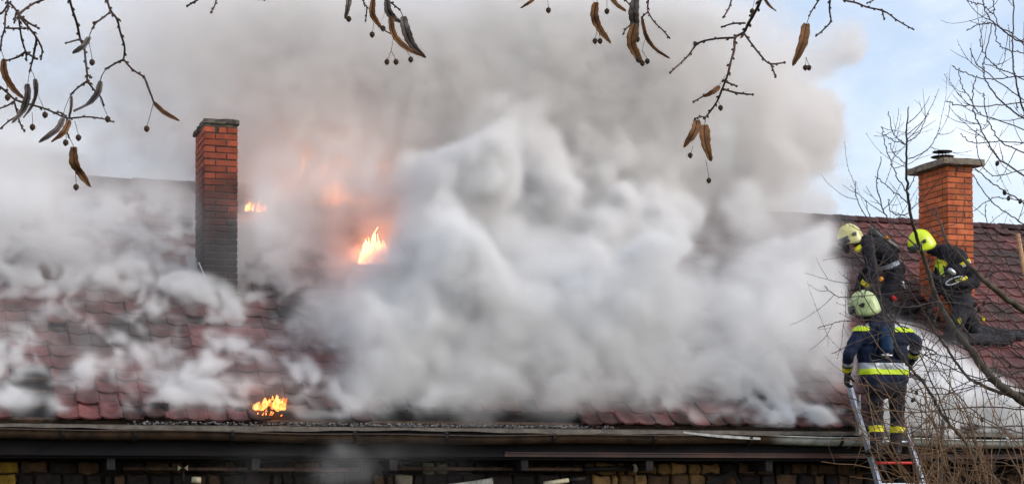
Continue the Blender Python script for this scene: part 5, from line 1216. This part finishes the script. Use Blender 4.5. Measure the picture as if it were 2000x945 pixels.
# thin turbulent veils creeping up the tiles, on their own finer grids laid along the slope
vmv = vm.copy(); vmv.name = 'smoke_veil_volume'; vmv.cycles.volume_step_rate = 2.0
def veil(x0, x1, s1, seed, amt, mask, label, hbase=.12):
    global shp, size, VOX
    fv = .03; flo = (x0, -.02, -.01); fhi = (x1, s1, .34)
    fsh = tuple(int(round((fhi[k]-flo[k])/fv))+1 for k in range(3)); fsz = [fhi[k]-flo[k] for k in range(3)]
    vx = np.linspace(flo[0], fhi[0], fsh[0], dtype=np.float32)[:, None, None]; vs = np.linspace(flo[1], fhi[1], fsh[1], dtype=np.float32)[None, :, None]; vh = np.linspace(flo[2], fhi[2], fsh[2], dtype=np.float32)[None, None, :]
    q0 = vx-CAM.x; q1 = EY+vs*math.cos(TH)-vh*math.sin(TH)-CAM.y; q2 = EZ+vs*math.sin(TH)+vh*math.cos(TH)-CAM.z; qz = q0*fwd.x+q1*fwd.y+q2*fwd.z
    VX = 1000+F_PX*(q0*rt.x+q1*rt.y+q2*rt.z)/qz; VY = CY-F_PX*(q0*up.x+q1*up.y+q2*up.z)/qz
    keep = shp, size, VOX; shp, size, VOX = fsh, fsz, fv
    m0, m1, m2, m3, m4 = [lattice_noise(fsh, fsz, c_, seed+k_) for k_, c_ in enumerate((1.4, .55, .26, .13, .065))]
    V_ = .16*m0+.16*m1+.34*m2+.58*m3+.52*m4+.26
    V_ = warp(V_, .06, .3, seed+10); V_ = warp(V_, .025, .12, seed+20)
    shp, size, VOX = keep
    hh_ = hbase+.04*m0+.05*m1+.04*m2
    V_ = sst(-1.0, 2.3, V_)*sst(hh_+.13, hh_-.06, vh)*sst(-.005, .02, vh)*amt*mask(VX, VY, m1, m2)
    for ax in (0, 1):
        n = fsh[ax]; f = np.clip(np.arange(n)[::-1]/24.0, 0, 1)*np.clip((np.arange(n)+2)/(24.0 if ax == 0 else 4.0), 0, 1); s_ = [1, 1, 1]; s_[ax] = n; V_ = V_*f.reshape(s_).astype(np.float32)
    o = volume_object('smoke_veil', flo, fhi, V_, vmv, Matrix.Translation((0, EY, EZ)) @ RM.to_4x4())
    tag(o, label, 'smoke', kind='stuff')
veil(-.6, 5.8, SLEN-.1, 101, 4.4, lambda X, Y, a, b: (sst(830, 790, Y+a*8)*.6+.4)*(1-.85*np.exp(-((X-524)/48)**2)*sst(735, 770, Y)), 'thin wisps of smoke creeping up over the tiles at the left')
veil(7.0, 13.0, 2.3, 301, 8.0, lambda X, Y, a, b: sst(1690, 1600, X+b*15)*sst(980, 1120, X)*(.75+.25*a), 'thin wisps of smoke over the lower tiles left of the ladder', .14)

# ------------------------------------------------------------------ flames
def flame_mat(name, strength):
    m = bpy.data.materials.new(name); m.use_nodes = True; n = m.node_tree; n.nodes.clear()
    o = n.nodes.new('ShaderNodeOutputMaterial'); e = n.nodes.new('ShaderNodeEmission')
    g = n.nodes.new('ShaderNodeNewGeometry'); t = n.nodes.new('ShaderNodeTexNoise'); t.inputs['Scale'].default_value = 22; t.inputs['Detail'].default_value = 3
    mp_ = n.nodes.new('ShaderNodeMapping'); mp_.inputs['Scale'].default_value = (1, 1, .4); n.links.new(g.outputs['Position'], mp_.inputs[0]); n.links.new(mp_.outputs[0], t.inputs['Vector'])
    r = n.nodes.new('ShaderNodeValToRGB'); r.color_ramp.elements[0].position = .35; r.color_ramp.elements[0].color = (.85, .10, .015, 1)
    r.color_ramp.elements[1].position = .66; r.color_ramp.elements[1].color = (1, .50, .13, 1); q = r.color_ramp.elements.new(.5); q.color = (1, .26, .05, 1)
    n.links.new(t.outputs['Fac'], r.inputs[0]); n.links.new(r.outputs[0], e.inputs['Color']); e.inputs['Strength'].default_value = strength
    if strength > 5: r.color_ramp.elements[0].color = (1, .19, .06, 1); r.color_ramp.elements[1].color = (1, .30, .11, 1); r.color_ramp.elements[2].color = (1, .38, .17, 1)
    
    lw = n.nodes.new('ShaderNodeLayerWeight'); lw.inputs['Blend'].default_value = .35; tp = n.nodes.new('ShaderNodeBsdfTransparent'); mx = n.nodes.new('ShaderNodeMixShader')
    ad = n.nodes.new('ShaderNodeMath'); ad.operation = 'MULTIPLY'; ad.inputs[1].default_value = 1.35; ad.use_clamp = True; n.links.new(lw.outputs['Facing'], ad.inputs[0])
    n.links.new(ad.outputs[0], mx.inputs[0]); n.links.new(e.outputs[0], mx.inputs[1]); n.links.new(tp.outputs[0], mx.inputs[2]); n.links.new(mx.outputs[0], o.inputs['Surface']); return m
def fire(px, py, Y, wpx, hpx, strength, n, seed, label, lean=.15, low=False):
    fr = random.Random(seed); c = P(px, py, Y); k = (c-CAM).dot(fwd)/F_PX
    root = empty('fire', c, label, 'fire', 'flames breaking through the roof'); fm = flame_mat('flame_%d' % seed, strength)
    for i in range(n):
        b = MB(); u = fr.uniform(-1, 1); x = u*wpx/2*k; h = hpx*k*fr.uniform(.35, 1.0)*(1-.55*abs(u)) * (1 if not low else (.55+.5*max(0, u)))
        wd = fr.uniform(.12, .24)*min(wpx, hpx)*k; p = c+Vector((x, fr.uniform(-.1, .1), 0)); pts = []; rad = []
        ph = fr.uniform(0, 6)
        for q in range(9):
            t = q/8; pts.append(p+Vector((lean*h*t+.10*h*math.sin(t*5+ph)*t, .04*math.sin(t*6+ph), h*t))); rad.append(max(.002, wd*.5*math.sin(math.pi*min(1, .18+t*.82))**.8*(1-.35*t)))
        b.tube(pts, rad, 8); b.build('flame', fm, root, True)
    return root
fire(524, 800, 18.28, 60, 54, 2.4, 44, 1, 'bright orange flames licking over the eave tiles near the bottom left', .18, True)
fire(527, 811, 18.16, 60, 16, 2.4, 10, 4, 'low row of flames under the charred tiles just above the gutter')
fire(727, 514, 20.45, 52, 80, 6.5, 34, 2, 'largest orange flames glowing through smoke in mid roof, right of the sooty chimney')
fire(498, 411, 21.55, 36, 30, 4.5, 18, 3, 'small orange flames glowing in the smoke beside the sooty chimney')
fire(655, 425, 22.45, 270, 200, 4.5, 34, 6, 'deep fire at the ridge hidden in smoke, seen only as a wide pink glow', .3)
